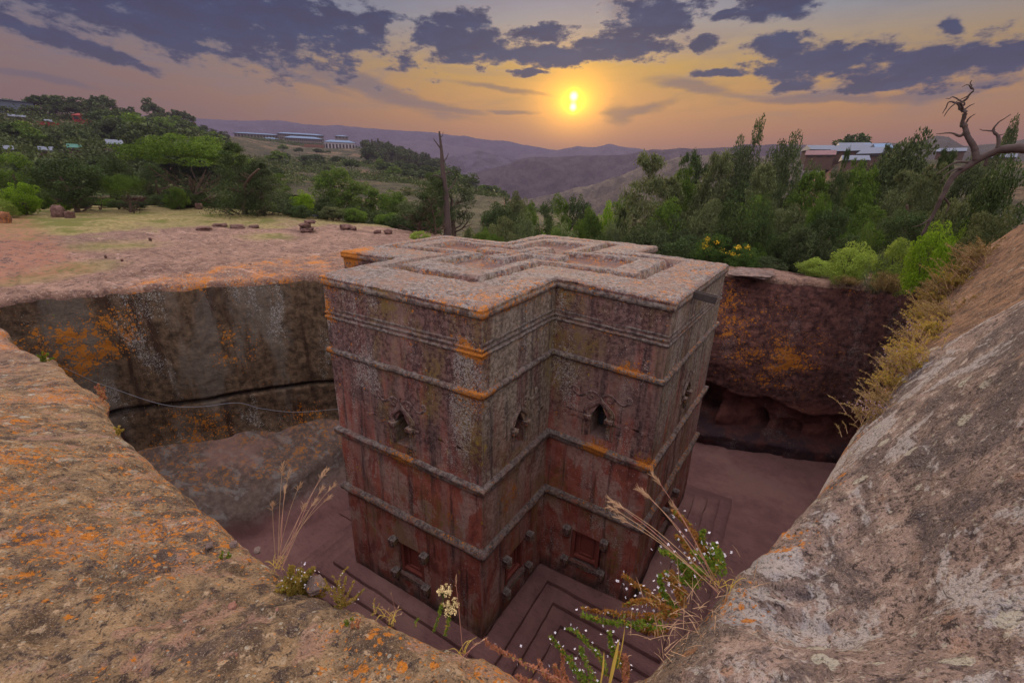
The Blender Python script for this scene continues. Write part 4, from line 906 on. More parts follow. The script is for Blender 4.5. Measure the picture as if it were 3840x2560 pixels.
ridge_obj("mountains", [(900, 326), (960, 318), (1030, 330), (1100, 338), (1160, 352), (1240, 350), (1290, 340), (1330, 332), (1370, 336), (1400, 328), (1440, 336), (1500, 345), (1560, 352), (1700, 360)], 1900, (.13, .115, .15), seed=231, foot=-250, rough_=.03)  # pale lavender: distance haze put into the rock colour
ridge_obj("mountains", [(200, 262), (330, 262), (450, 270), (560, 276), (640, 274), (700, 281), (800, 287), (900, 296), (1000, 302), (1060, 310), (1120, 318), (1170, 322), (1230, 336), (1330, 348)], 1990, (.11, .10, .15), seed=241, foot=-250, rough_=.03)  # haze tint mixed into this range's own colour too
ridge_obj("mountains", [(1850, 345), (1950, 330), (2040, 328), (2110, 326), (2150, 312), (2180, 314), (2215, 336), (2260, 330), (2352, 318), (2500, 300)], [700]*10, (.075, .070, .060), seed=251, foot=-20, depth=180)
haze_m = bpy.data.materials.new('evening_haze'); haze_m.use_nodes = True; nt = NT(haze_m.node_tree); nt.n.clear()
vo = nt.new('ShaderNodeOutputMaterial'); pv = nt.new('ShaderNodeVolumePrincipled'); pv.inputs['Color'].default_value = (.19, .17, .28, 1); pv.inputs['Density'].default_value = HAZE_D; pv.inputs['Anisotropy'].default_value = .25
nt.l.new(pv.outputs[0], vo.inputs['Volume'])
g = Geo(); g.box((CAM[0]-1000, CAM[1]+1150, -55), (6400, 4400, 500)); hz_ = link("haze", g.mesh("haze", haze_m, False)); hz_['kind'] = 'stuff'

# ------------------------------------------------------------------ vegetation
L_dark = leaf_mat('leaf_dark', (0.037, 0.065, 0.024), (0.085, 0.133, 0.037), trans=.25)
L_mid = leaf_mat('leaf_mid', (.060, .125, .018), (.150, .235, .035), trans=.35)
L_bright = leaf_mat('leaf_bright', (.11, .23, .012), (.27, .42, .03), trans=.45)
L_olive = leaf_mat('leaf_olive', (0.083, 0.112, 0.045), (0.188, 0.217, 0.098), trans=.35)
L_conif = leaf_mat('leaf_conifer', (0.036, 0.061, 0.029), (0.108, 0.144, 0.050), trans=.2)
L_pale = leaf_mat('leaf_pale', (.10, .14, .06), (.21, .27, .13), trans=.35)
L_lime = leaf_mat('leaf_lime', (.20, .30, .05), (.40, .52, .11), trans=.45)
L_yel = leaf_mat('leaf_yellow_flower', (0.040, 0.088, 0.022), (0.104, 0.192, 0.032), trans=.3)
L_straw = leaf_mat('leaf_straw', (.24, .17, .07), (.42, .31, .14), trans=.4)
L_far = leaf_mat('leaf_far_scrub', (.045, .075, .020), (.10, .135, .035), trans=.2, sc=.02)
M_bark = simple('bark', (.085, .060, .045), .95, .4, 6); M_bark2 = simple('dead_wood', (.070, .052, .050), .9, .45, 9)
M_stem = simple('green_stem', (.09, .12, .03), .7)
M_flower = simple('yellow_petal', (.62, .42, .02), .6); M_white = simple('white_petal', (.72, .70, .78), .6, .1)
def limbs(g, rg, h, r0, n, spread, start=.25, lean=0.0, fork=True):
    """tapered trunk with limbs; returns the limb tips"""
    k = 9; t = np.linspace(0, 1, k); w_ = np.cumsum(rg.normal(size=(k, 2))*.035*h, 0)*t[:, None]
    P_ = np.c_[w_[:, 0]+lean*h*t*t, w_[:, 1], t*h*.85-.25]; g.tube(P_, r0*(1-.85*t)+.008, 8); tips = [P_[-1]]
    for i in range(n):
        s_ = start+(1-start)*rg.uniform(.0, .85); b_ = P_[0]+(np.array([np.interp(s_, t, P_[:, c_]) for c_ in range(3)])-P_[0])
        a_ = i*2.4+rg.uniform(-.5, .5); l_ = spread*rg.uniform(.6, 1.1)*(1.15-s_*.5); e_ = b_+np.array([math.cos(a_)*l_, math.sin(a_)*l_, l_*rg.uniform(.25, .9)])
        m_ = (b_+e_)/2+rg.normal(size=3)*.07*l_+np.array([0, 0, -.08*l_]); c_ = catmull([b_, m_, e_], 5); rr_ = r0*(1-.8*s_)*.6
        g.tube(c_, np.linspace(rr_, rr_*.2+.004, len(c_)), 6); tips.append(e_)
        for q_ in range(2):
            e2 = m_+np.array([math.cos(a_+rg.uniform(-1, 1))*l_*.6, math.sin(a_+rg.uniform(-1, 1))*l_*.6, l_*rg.uniform(.2, .6)]); g.tube(catmull([m_, (m_+e2)/2+rg.normal(size=3)*.05, e2], 4), np.linspace(rr_*.5, .004, 9), 5); tips.append(e2)
    return np.array(tips)
def crown_pts(rg, n, c, rad, nb, br, flat=1.0, base=.15, gap=1.0):
    """leaf positions in clumps spread through an uneven crown"""
    c = np.array(c, float); rad = np.array(rad, float)
    d = rg.normal(size=(nb, 3)); d /= np.linalg.norm(d, axis=1)[:, None]; d[:, 2] = np.where(d[:, 2] < -base*2, -d[:, 2]*.4, d[:, 2])
    f_ = rg.uniform(.35, 1.0, nb)**.5; C = c+d*rad*f_[:, None]*rg.uniform(.8, 1.1, (nb, 1)); s_ = br*rg.uniform(.5, 1.25, nb)
    i = rg.choice(nb, n, p=s_**2/np.sum(s_**2)); u_ = rg.normal(size=(n, 3)); u_ /= np.linalg.norm(u_, axis=1)[:, None]
    return C[i]+u_*(s_[i]*rg.uniform(.45, 1.0, n)**.6)[:, None]*np.array([1, 1, .7*flat])
def tree_meshes(kind, seed):
    rg = np.random.default_rng(seed); tg, cg = Geo(), Geo()
    if kind == 'round':      # unit height 1, dense broadleaf
        limbs(tg, rg, 1, .035, 9, .30, .2); cg.leaves(crown_pts(rg, 15000, (0, 0, .54), (.36, .36, .42), 100, .10, 1, .9), .0125, rg, .55)
        mats = (M_bark,)
    elif kind == 'spread':   # broad acacia-like crown on a forked trunk
        limbs(tg, rg, .75, .030, 14, .50, .28); P_ = crown_pts(rg, 17000, (0, 0, .62), (.78, .62, .30), 120, .115, .6); cg.leaves(P_, .0125, rg, .5)
    elif kind == 'conifer':  # feathery cypress or juniper
        limbs(tg, rg, 1.05, .028, 14, .16, .1); n = 19000; P_ = []
        nb = 150; zc_ = rg.uniform(.02, .98, nb); ra = .27*(1.05-zc_)**.55*rg.uniform(.4, 1.1, nb); th_ = rg.uniform(0, 6.3, nb); C = np.c_[np.cos(th_)*ra, np.sin(th_)*ra, zc_]
        i = rg.integers(0, nb, n); P_ = C[i]+rg.normal(size=(n, 3))*np.array([.044, .044, .046])*(1.25-zc_[i])[:, None]; cg.leaves(P_, .0105, rg, .3, 0, np.array([0, 0, 1.])*np.ones((n, 1)))
    elif kind == 'ragged':   # open juniper crown in separate puffs
        limbs(tg, rg, 1.0, .03, 16, .28, .15); cg.leaves(crown_pts(rg, 12000, (0, 0, .56), (.29, .29, .46), 70, .09, 1.0, .9), .0115, rg, .4)
    elif kind == 'weep':     # pepper tree with drooping sprays
        limbs(tg, rg, .8, .035, 10, .30, .2); P_ = crown_pts(rg, 5200, (0, 0, .62), (.40, .40, .26), 70, .09); dr = rg.exponential(.10, (len(P_), 1)); Q_ = np.concatenate([P_-np.c_[dr*0, dr*0, dr*k_] for k_ in (0, .5, 1.0)])
        cg.leaves(Q_, .0125, rg, .28, 0, np.array([0, 0, -1.])*np.ones((len(Q_), 1)))
    elif kind == 'bush':
        for q_ in range(7):
            a_ = q_*.9; tg.tube(catmull([(0, 0, -.05), (math.cos(a_)*.14, math.sin(a_)*.14, .25), (math.cos(a_)*.36, math.sin(a_)*.36, .6)], 4), np.linspace(.02, .005, 9), 5)
        cg.leaves(crown_pts(rg, 12000, (0, 0, .45), (.60, .55, .46), 90, .15, 1, .9), .0205, rg, .5)
    elif kind == 'shoots':   # upright leafy sprays, ragged top
        for q_ in range(46):
            a_ = rg.uniform(0, 6.3); r_ = rg.uniform(.1, .6); top = np.array([math.cos(a_)*r_, math.sin(a_)*r_, rg.uniform(.5, 1.02)*(1-.35*r_)]); b_ = np.array([math.cos(a_)*r_*.3, math.sin(a_)*r_*.3, -.05]); c_ = catmull([b_, (b_+top)/2+rg.normal(size=3)*.03, top], 6)
            tg.tube(c_, np.linspace(.008, .003, len(c_)), 4, False); m_ = 250; t_ = rg.uniform(.22, 1, m_); P_ = np.stack([np.interp(t_*(len(c_)-1), np.arange(len(c_)), c_[:, k_]) for k_ in range(3)], 1)+rg.normal(size=(m_, 3))*.045
            cg.leaves(P_, .0200, rg, .38, 0, np.array([0, 0, .6])*np.ones((m_, 1)))
    return tg, cg
PROTO = {}
def proto(kind, mat, seed=1):
    key = (kind, mat.name, seed)
    if key not in PROTO:
        gk = (kind, seed)
        if gk not in PROTO: PROTO[gk] = tree_meshes(kind, seed)
        tg, cg = PROTO[gk]; PROTO[key] = (tg.mesh("trunk", M_bark), cg.mesh("crown", mat, False))
    return PROTO[key]
_nt = [0]
def tree(name, kind, mat, loc, h, wd=1.0, seed=1, rot=None, label=None, cat='tree', group=None, sx=None, tilt=(0, 0)):
    tm, cm = proto(kind, mat, seed); o = bpy.data.objects.new(name, None); COL.objects.link(o)
    o.location = tuple(loc); _nt[0] += 1; o.rotation_euler = (tilt[0], tilt[1], rot if rot is not None else (_nt[0]*2.1) % 6.28); o.scale = (h*wd, h*wd*(sx or 1), h)
    link("stems" if kind in ('bush', 'shoots') else "trunk", tm, o); link("leaves" if kind in ('bush', 'shoots') else "crown", cm, o)
    return tag(o, label, cat, group)
def at_base(x, y, d):
    """the ground below the pixel column x at distance d"""
    P_ = atd(x, y, d); r_ = math.hypot(P_[0]-C0[0], P_[1]-C0[1]); dc = math.hypot(P_[0]-CAM[0], P_[1]-CAM[1])
    if r_ < 60: z = surf(P_[0], P_[1])
    else: z = float(land_z(np.array([math.atan2(P_[0]-CAM[0], P_[1]-CAM[1])]), np.array([dc]))[0])
    return np.array([P_[0], P_[1], z])
def px_tree(name, kind, mat, x, ytop, d, wpx, label, seed=1, cat='tree', group=None, tilt=(0, 0), sink=0.0, yb=None):
    """tree whose foot stands on the ground at distance d and whose top reaches pixel row ytop"""
    if yb: b_ = hit(x, yb); d = hd(b_)
    else: b_ = at_base(x, ytop, d)
    top = atd(x, ytop, d)[2]; h = max(top-b_[2], .4)
    nomw = {'round': .76, 'spread': 1.65, 'conifer': .50, 'ragged': .66, 'weep': .95, 'bush': 1.35, 'shoots': 1.3}[kind]
    wm = wpx/1007*d/(1+((x-1176)/1007)**2)
    return tree(name, kind, mat, b_-np.array([0, 0, sink]), h*1.02, wm/(nomw*h), seed, None, label, cat, group, tilt=tilt)
def hit(x, y, tmax=70.0):
    d = ray(x, y); t = np.concatenate([np.linspace(.3, 6, 500), np.linspace(6, tmax, 900)]); P_ = CAM+t[:, None]*d
    th = np.arctan2(P_[:, 1]-C0[1], P_[:, 0]-C0[0]); rr_ = np.hypot(P_[:, 0]-C0[0], P_[:, 1]-C0[1]); out = rr_ > np.interp(th, TH, RR, period=2*np.pi)
    g = ground_z(P_[:, 0], P_[:, 1]); k = np.where(out & (P_[:, 2] < g))[0]
    if not len(k): return P_[-1]
    return np.array([P_[k[0], 0], P_[k[0], 1], g[k[0]]])
def hd(p_): return math.hypot(p_[0]-CAM[0], p_[1]-CAM[1])

# -- trees and shrubs at the edge of the plateau, left to centre
px_tree("spreading_tree", 'spread', L_mid, 448, 290, 37, 330, "big spreading tree with forked bare trunk on the yellow grass", 3, yb=477)
px_tree("juniper_tree", 'conifer', L_dark, 560, 330, 35, 120, "dark feathery juniper standing right of the spreading tree", 4, yb=492)
px_tree("juniper_tree", 'conifer', L_conif, 610, 372, 34, 110, "lower juniper with several bare stems at the grass edge", 5, yb=494)
px_tree("broadleaf_tree", 'ragged', L_mid, 646, 400, 37, 70, "slim green tree just right of the junipers", 2, yb=488)
px_tree("thorn_tree", 'round', L_dark, 182, 355, 36, 175, "dark round thorn tree behind the split red boulders", 2, yb=488)
px_tree("pepper_tree", 'weep', L_mid, 300, 388, 36, 125, "fresh green pepper tree with drooping sprays", 1, yb=488)
px_tree("leafy_bush", 'bush', L_bright, 60, 412, 33, 110, "bright green bush by the red path at the picture's left", 1, 'bush', yb=494)
px_tree("leafy_bush", 'bush', L_lime, 14, 455, 30, 80, "low yellow-green bush beside the orange-tinted boulder", 2, 'bush', yb=500)
px_tree("leafy_bush", 'bush', L_bright, 152, 462, 34, 46, "small lime green bush behind the split boulders", 3, 'bush', yb=486)
px_tree("broadleaf_tree", 'round', L_mid, 18, 350, 58, 130, "mid green tree rising behind the bright bush at far left", 1)
px_tree("broadleaf_tree", 'round', L_dark, 112, 372, 60, 90, "dark tree behind the gap between bright bush and thorn tree", 4)
px_tree("broadleaf_tree", 'round', L_dark, 250, 352, 62, 100, "dark tree between thorn tree and pepper tree", 3)
px_tree("broadleaf_tree", 'ragged', L_dark, 345, 372, 62, 90, "dark tree behind the pepper tree's right side", 3)
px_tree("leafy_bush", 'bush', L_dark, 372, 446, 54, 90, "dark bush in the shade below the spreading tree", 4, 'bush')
px_tree("leafy_bush", 'bush', L_mid, 520, 448, 54, 90, "green bush behind the spreading tree's trunk", 5, 'bush')
px_tree("leafy_bush", 'bush', L_olive, 425, 446, 58, 90, "olive bush seen through the fork of the spreading tree", 2, 'bush')
px_tree("round_tree", 'round', L_mid, 778, 378, 36, 100, "dense round green tree with a clipped-looking dome", 5, yb=502)
px_tree("round_tree", 'round', L_mid, 835, 412, 35, 80, "smaller round tree leaning on the domed tree's right", 6, yb=507)
px_tree("leafy_bush", 'bush', L_bright, 700, 440, 34, 70, "bright leafy shrub left of the domed tree", 6, 'bush', yb=496)
px_tree("leafy_bush", 'bush', L_lime, 682, 462, 33, 40, "pale flowering shrub at the lawn's far edge", 7, 'bush', yb=492)
px_tree("leafy_bush", 'bush', L_dark, 752, 448, 33, 60, "dark shrub under the domed tree", 8, 'bush', yb=502)
px_tree("leafy_bush", 'bush', L_mid, 905, 432, 35, 95, "green bush between the domed tree and the dead snag", 9, 'bush', yb=522)
px_tree("juniper_tree", 'ragged', L_conif, 960, 432, 36, 105, "dark bushy juniper left of the dead snag", 6, yb=532)
px_tree("juniper_tree", 'ragged', L_conif, 1045, 374, 36, 120, "tall ragged juniper wrapped round the dead snag", 7, yb=540)
px_tree("juniper_tree", 'ragged', L_dark, 1000, 392, 37, 66, "narrow juniper hiding the snag's lower left side", 8, yb=538)
px_tree("leafy_bush", 'bush', L_lime, 965, 530, 30, 60, "small lime green plant at the rock's edge below the snag", 10, 'bush')
px_tree("leafy_bush", 'bush', L_mid, 875, 478, 34, 60, "low green shrub right of the smaller round tree", 11, 'bush', yb=514)
# dead snag
def dead_tree(name, label, lines, cat='dead tree', RSC=1.0):
    g = Geo()
    root = bpy.data.objects.new(name, None); COL.objects.link(root); tag(root, label, cat); root.location = tuple(lines[0][0][0]); o0 = np.array(lines[0][0][0])
    for i, (pts, r0, r1) in enumerate(lines):
        gg = Geo(); c_ = catmull(np.array(pts)-o0, 8); rg = np.random.default_rng(i); c_ = c_+fbm(np.arange(len(c_))*.35+i*9, 0*c_[:, 0], 0, 1, 3, .6, i)[:, None]*rg.normal(size=3)*r0*.45; r0 *= RSC; r1 *= RSC
        rr_ = np.linspace(r0, r1, len(c_))*(1+rg.normal(size=len(c_))*.08); gg.tube(c_, rr_, 8)
        link("trunk" if i == 0 else "branch", gg.mesh("trunk" if i == 0 else "branch", M_bark2), root)
    return root
def D(x, y, d): return atd(x, y, d)
SN = hd(hit(1028, 545))
dead_tree("dead_snag", "bare weathered snag rising from the ragged juniper", [([D(1028, 560, SN+0), D(1026, 470, SN+0), D(1018, 400, SN+0), D(1014, 345, SN+0), D(1009, 303, SN+0)], .30, .06), ([D(1014, 345, SN+0), D(1002, 328, SN+0), D(995, 318, SN-.2)], .06, .02), ([D(1010, 315, SN+0), D(1016, 312, SN+0), D(1018, 303, SN+.2)], .04, .015),
    ([D(1017, 375, SN+0), D(1026, 362, SN+.3), D(1030, 352, SN+.3)], .06, .02), ([D(1020, 400, SN+0), D(1032, 395, SN+.3), D(1040, 400, SN+.3)], .06, .02), ([D(1020, 412, SN+0), D(1000, 402, SN-.4), D(990, 408, SN-.5)], .06, .02), ([D(1024, 440, SN+0), D(1040, 425, SN+.4), D(1050, 410, SN+.5)], .07, .02)])
# -- slope behind the church
for i, (kd, mt, x, yt, d, wd, lb) in enumerate([
    ('bush', L_olive, 1150, 486, 40, 90, "olive green bush left of the church roof's far edge"), ('bush', L_pale, 1205, 478, 44, 80, "grey-green willow-like bush beside the olive bush"),
    ('round', L_mid, 1218, 462, 60, 40, "small round tree peeping over the grey-green bush"), ('ragged', L_dark, 1252, 468, 56, 56, "dark upright tree left of the pale round shrub"),
    ('bush', L_pale, 1298, 505, 40, 88, "pale silvery round shrub right behind the roof's centre"), ('conifer', L_mid, 1300, 470, 58, 34, "slim green cypress behind the pale round shrub"),
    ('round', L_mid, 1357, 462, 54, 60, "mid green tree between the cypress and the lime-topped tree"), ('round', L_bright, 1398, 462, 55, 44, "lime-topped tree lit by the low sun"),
    ('bush', L_pale, 1402, 508, 42, 60, "greyish bush left of the tall conifer's foot"), ('round', L_mid, 1330, 500, 46, 40, "small green tree right of the pale round shrub"), ('conifer', L_dark, 1432, 480, 46, 44, "short dark cypress left of the tall pale conifer"),
    ('round', L_dark, 1150, 455, 56, 90, "dark round tree between the snag and the grey-green bush"), ('round', L_olive, 1190, 440, 66, 60, "olive tree highest on the slope right of the snag"), ('ragged', L_mid, 1285, 452, 64, 70, "ragged green tree behind the dark upright tree"), ('round', L_dark, 1335, 440, 70, 80, "dark tree highest behind the roof's centre"), ('round', L_mid, 1430, 448, 62, 90, "green tree where the slope meets the wood"),
    ('bush', L_mid, 1110, 520, 38, 50, "small green bush on the brow right of the snag"), ('bush', L_bright, 1240, 520, 48, 40, "small bright bush low on the slope behind the roof")]):
    px_tree({'bush': "slope_bush", 'round': "slope_tree", 'ragged': "slope_tree", 'conifer': "cypress_tree"}[kd], kd, mt, x, yt, d, wd, lb, (i % 5)+1, 'bush' if kd == 'bush' else 'tree')
# -- the wood on the right
for i, (kd, mt, x, yt, d, wd, lb) in enumerate([
    ('conifer', L_olive, 1495, 356, 46, 168, "tall pale green conifer at the left end of the wood"), ('conifer', L_mid, 1570, 395, 52, 125, "green conifer right of the tall pale one"),
    ('conifer', L_dark, 1615, 376, 56, 125, "dark conifer rising before the brown slope"), ('conifer', L_olive, 1655, 352, 50, 140, "broad olive conifer left of the twin dark crowns"),
    ('ragged', L_conif, 1700, 322, 54, 89, "pointed dark tree rising over the misty ridge"), ('ragged', L_conif, 1742, 302, 54, 78, "leftmost of the two dark crowns left of the roofs"),
    ('ragged', L_conif, 1800, 330, 50, 98, "dark ragged tree joined to the tallest crown"), ('ragged', L_conif, 1832, 293, 50, 92, "tallest dark crown just left of the tin roofs"),
    ('conifer', L_olive, 1760, 380, 44, 140, "olive conifer in front of the twin dark crowns"), ('conifer', L_mid, 1870, 400, 42, 154, "green conifer below the red roof"),
    ('conifer', L_dark, 1948, 345, 40, 40, "thin dark cypress standing in front of the roofs"), ('conifer', L_olive, 1930, 400, 44, 168, "olive conifer behind the thin cypress"),
    ('conifer', L_mid, 2000, 390, 42, 140, "green conifer right of the thin cypress"), ('round', L_conif, 2110, 270, 44, 190, "great dark feathery tree left of the dead branch"),
    ('conifer', L_conif, 2050, 340, 46, 112, "dark conifer on the great tree's left flank"), ('conifer', L_olive, 2090, 396, 38, 168, "olive conifer below the great dark tree"),
    ('conifer', L_olive, 2150, 380, 34, 154, "olive conifer behind the dead branch's lower limb"), ('bush', L_olive, 2240, 415, 24, 190, "sparse olive scrub under the dead trunk"),
    ('bush', L_dark, 2330, 372, 22, 200, "dark scrub at the far right below the dead trunk"), ('bush', L_olive, 2300, 470, 17, 170, "dull olive scrub above the right-hand rock"),
    ('round', L_mid, 1540, 455, 42, 110, "leafy tree under the tall pale conifer"), ('round', L_olive, 1640, 440, 42, 130, "grey-green tree in the middle of the wood"), ('round', L_mid, 1735, 450, 40, 130, "leafy tree below the dark crowns"),
    ('round', L_olive, 1830, 455, 38, 130, "greyish leafy tree below the tallest crown"), ('round', L_dark, 1920, 465, 34, 120, "dark leafy tree under the thin cypress"), ('round', L_mid, 2010, 470, 32, 120, "leafy tree below the great dark tree"),
    ('round', L_dark, 2100, 470, 28, 120, "dark leafy tree above the lime bushes"), ('round', L_dark, 1480, 520, 36, 110, "dark tree over the church's far arm"), ('round', L_dark, 1580, 530, 34, 120, "dark bushy tree behind the church's right arm"),
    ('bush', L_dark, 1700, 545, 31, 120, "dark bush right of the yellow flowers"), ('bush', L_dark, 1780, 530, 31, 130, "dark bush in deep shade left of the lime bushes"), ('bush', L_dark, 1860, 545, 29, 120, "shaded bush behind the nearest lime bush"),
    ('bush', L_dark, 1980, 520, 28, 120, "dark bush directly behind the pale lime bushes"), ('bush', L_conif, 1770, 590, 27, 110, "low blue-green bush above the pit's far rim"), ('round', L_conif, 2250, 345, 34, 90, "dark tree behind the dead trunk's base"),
    ('bush', L_yel, 1642, 528, 27, 90, "green bush dotted with yellow flowers, leftmost of two"), ('bush', L_yel, 1712, 558, 26, 90, "green bush dotted with yellow flowers, right of its twin"),
    ('conifer', L_dark, 1590, 350, 60, 112, "slim dark conifer first from the left along the wood's skyline"), ('conifer', L_olive, 1540, 410, 50, 154, "olive conifer filling beside the tall pale one"), ('round', L_dark, 1780, 370, 58, 120, "rounded dark tree between the two pairs of dark crowns"), ('round', L_conif, 1880, 372, 62, 90, "rounded dark tree hiding the settlement's left foot"),
    ('conifer', L_mid, 1975, 372, 60, 125, "green conifer standing before the lowest tin roof"), ('round', L_olive, 2040, 366, 64, 90, "olive tree at the settlement's right foot"), ('round', L_dark, 1700, 395, 50, 130, "dark rounded tree under the pointed one"), ('conifer', L_dark, 2180, 350, 44, 125, "dark conifer seen through the dead branches"),
    ('round', L_conif, 2335, 268, 60, 90, "dark tree on the skyline at the right edge")]):
    px_tree({'bush': "woodland_bush", 'round': "woodland_tree", 'ragged': "woodland_tree", 'conifer': "conifer_tree"}[kd], kd, mt, x, yt, d, wd, lb, (i % 5)+1, 'bush' if kd == 'bush' else 'tree')
# yellow blossom on the two flowering bushes
for o in [q_ for q_ in COL.objects if q_.name.startswith("woodland_bush") and 'yellow' in q_.get('label', '')]:
    rg = np.random.default_rng(len(o['label'])); g = Geo(); P_ = crown_pts(rg, 260, (0, 0, .46), (.58, .52, .48), 22, .10, 1, 0); g.leaves(P_, .030, rg, .9); link("blossom", g.mesh("blossom", M_flower, False), o)
# lime bushes and straw at the right end of the rim
for i, (kd, mt, x, yt, d, wd, lb) in enumerate([
    ('bush', L_lime, 1890, 590, 25, 120, "nearest rounded lime bush on the pit's far rim"), ('bush', L_lime, 1975, 552, 24, 140, "pale lime bush, second along the far rim"), ('shoots', L_pale, 2040, 570, 22, 100, "pale grey-green bush between lime bushes"),
    ('bush', L_lime, 2090, 536, 22, 140, "tall pale lime bush before the vivid green one"), ('bush', L_bright, 2170, 503, 19.5, 150, "vivid green bush beside the right-hand rock"), ('shoots', L_bright, 2225, 515, 18, 80, "vivid yellow-green bush touching the rock slope"),
    ('shoots', L_straw, 2255, 548, 15, 70, "dry straw-coloured shrub at the top of the rock slope"), ('shoots', L_straw, 2050, 622, 21, 110, "dry straw-coloured undergrowth on the far rim"), ('shoots', L_mid, 2000, 505, 27, 60, "feathery green shrub above the pale lime bushes"), ('shoots', L_pale, 2165, 625, 17, 50, "small silver-green plant at the rim's right corner"),
    ('shoots', L_straw, 1950, 640, 23, 80, "low dry grass clump on the far rim by the lime bush"), ('shoots', L_straw, 2130, 648, 19, 60, "low dry grass clump at the right corner of the far rim")]):
    px_tree("rim_bush", kd, mt, x, yt, d, wd, lb, (i % 3)+1, 'bush')
# dead trunk leaning in from the right
DT = 15.5
dead_tree("dead_leaning_tree", "large dead tree leaning in from the right with clawed branches", [
    ([D(2560, 350, DT+1), D(2440, 340, DT+.5), D(2352, 342, DT), D(2290, 345, DT), D(2230, 378, DT)], .22, .11), ([D(2238, 372, DT), D(2190, 405, DT-.1), D(2165, 450, DT-.2), D(2140, 500, DT-.2), D(2118, 540, DT-.2)], .13, .04),
    ([D(2242, 370, DT), D(2238, 340, DT), D(2222, 312, DT), D(2215, 285, DT)], .12, .08), ([D(2216, 290, DT), D(2214, 255, DT), D(2210, 240, DT+.1), D(2228, 215, DT+.1), D(2232, 185, DT+.1)], .08, .015),
    ([D(2212, 258, DT), D(2200, 240, DT), D(2180, 236, DT), D(2165, 262, DT)], .05, .012), ([D(2212, 255, DT), D(2205, 236, DT-.2), D(2185, 245, DT-.3), D(2168, 268, DT-.3)], .04, .012), ([D(2205, 242, DT), D(2215, 238, DT), D(2190, 225, DT), D(2172, 228, DT)], .035, .01),
    ([D(2222, 300, DT), D(2205, 312, DT), D(2185, 306, DT), D(2150, 308, DT)], .07, .012), ([D(2216, 285, DT), D(2228, 270, DT), D(2240, 262, DT)], .035, .01), ([D(2212, 255, DT), D(2225, 245, DT), D(2238, 238, DT)], .03, .01), ([D(2232, 205, DT+.1), D(2222, 195, DT), D(2210, 200, DT)], .025, .008),
    ([D(2224, 220, DT), D(2212, 226, DT), D(2196, 234, DT)], .025, .008), ([D(2292, 340, DT), D(2293, 315, DT), D(2282, 300, DT), D(2290, 285, DT), D(2322, 262, DT)], .07, .012), ([D(2284, 300, DT), D(2270, 300, DT), D(2252, 296, DT)], .035, .01),
    ([D(2292, 312, DT), D(2305, 308, DT)], .025, .01), ([D(2232, 372, DT), D(2190, 375, DT-.2), D(2150, 400, DT-.4)], .05, .012), ([D(2210, 385, DT-.1), D(2180, 395, DT-.3), D(2160, 420, DT-.4)], .04, .01), ([D(2268, 360, DT), D(2262, 380, DT), D(2272, 372, DT)], .06, .015), ([D(2140, 500, DT-.2), D(2118, 515, DT-.3), D(2095, 522, DT-.3)], .03, .01), ([D(2165, 450, DT-.2), D(2180, 470, DT), D(2172, 490, DT)], .04, .012)], RSC=.6)

# ------------------------------------------------------------------ hillside trees (far, small): copies share one mesh
far_kinds = []
for sd_, kd, mt in ((1, 'round', L_dark), (2, 'ragged', L_conif), (3, 'conifer', L_conif), (4, 'round', L_mid)):
    rg = np.random.default_rng(300+sd_); g = Geo(); g.tube([(0, 0, -.1), (0, 0, .5)], [.03, .015], 5)
    if kd == 'conifer':
        z_ = rg.uniform(.08, 1, 900); r_ = .2*(1.05-z_)**.7*rg.uniform(.2, 1, 900); t_ = rg.uniform(0, 6.3, 900); P_ = np.c_[r_*np.cos(t_), r_*np.sin(t_), z_]
    else: P_ = crown_pts(rg, 1100, (0, 0, .6), (.42, .42, .36) if kd == 'round' else (.3, .3, .42), 22, .15)
    g.leaves(P_, .045, rg, .6); me = g.mesh("hillside_tree", [mt], False); far_kinds.append((kd, me))
def land_hit(x, y, r0=95, r1=900):
    a_, t_ = azt(x, y); r = np.linspace(r0, r1, 1600); z = land_z(np.full(1600, a_), r); k = np.where(CAM[2]+t_*r < z+.3)[0]
    return float(r[k[0]]) if len(k) else None
SNAP = {}
rg = random.Random(5)
HOUSES = [(248, 285, 344, 190), (158, 190, 350, 180), (92, 125, 353, 175), (12, 34, 351, 180), (22, 60, 275, 290), (104, 122, 285, 285), (168, 202, 279, 300), (88, 140, 291, 290), (-60, 78, 240, 330)]
for q_, (a_, b_, y_, d_) in enumerate(HOUSES):
    h_ = land_hit((a_+b_)/2, y_) or d_; SNAP[(a_, b_)] = h_; HOUSES[q_] = (a_, b_, y_, h_)
HOUSES += [(174, 214, 286, SNAP[(168, 202)]-6), (540, 825, 362, 515)]
def hides(x, d, ztop, mg=8):
    for a_, b_, yb_, h_ in HOUSES:
        if a_-mg < x < b_+mg and d < h_+6 and (ztop-CAM[2])/d > azt(x, yb_)[1]: return True
    return False
def far_tree(x, y, d, h, k, lab, grp, wd=1.0, name="hillside_tree"):
    a, _ = azt(x, y); P_ = land_xy(a, d); o = link(name, far_kinds[k][1], None, tuple(P_-np.array([0, 0, h*.03])), (0, 0, rg.uniform(0, 6)), (h*wd, h*wd, h)); tag(o, lab, 'tree', grp); return o
for i in range(420):       # town hill
    x = rg.uniform(-20, 640); d = 330*rg.uniform(.30, 1.06)*(1 if x < 300 else 1+(x-300)/600)
    if 470 < x and d > 330 and rg.random() < .7: continue
    k = rg.choice([0, 0, 1, 3, 1]); hh_ = rg.uniform(4, 11)
    if hides(x, d, land_xy(azt(x, 300)[0], d)[2]+hh_, 8+hh_*.5*1007/d): continue
    far_tree(x, 300, d, hh_, k, "small dark tree on the far left town hillside", "trees on the left hillside", rg.uniform(.9, 1.5))
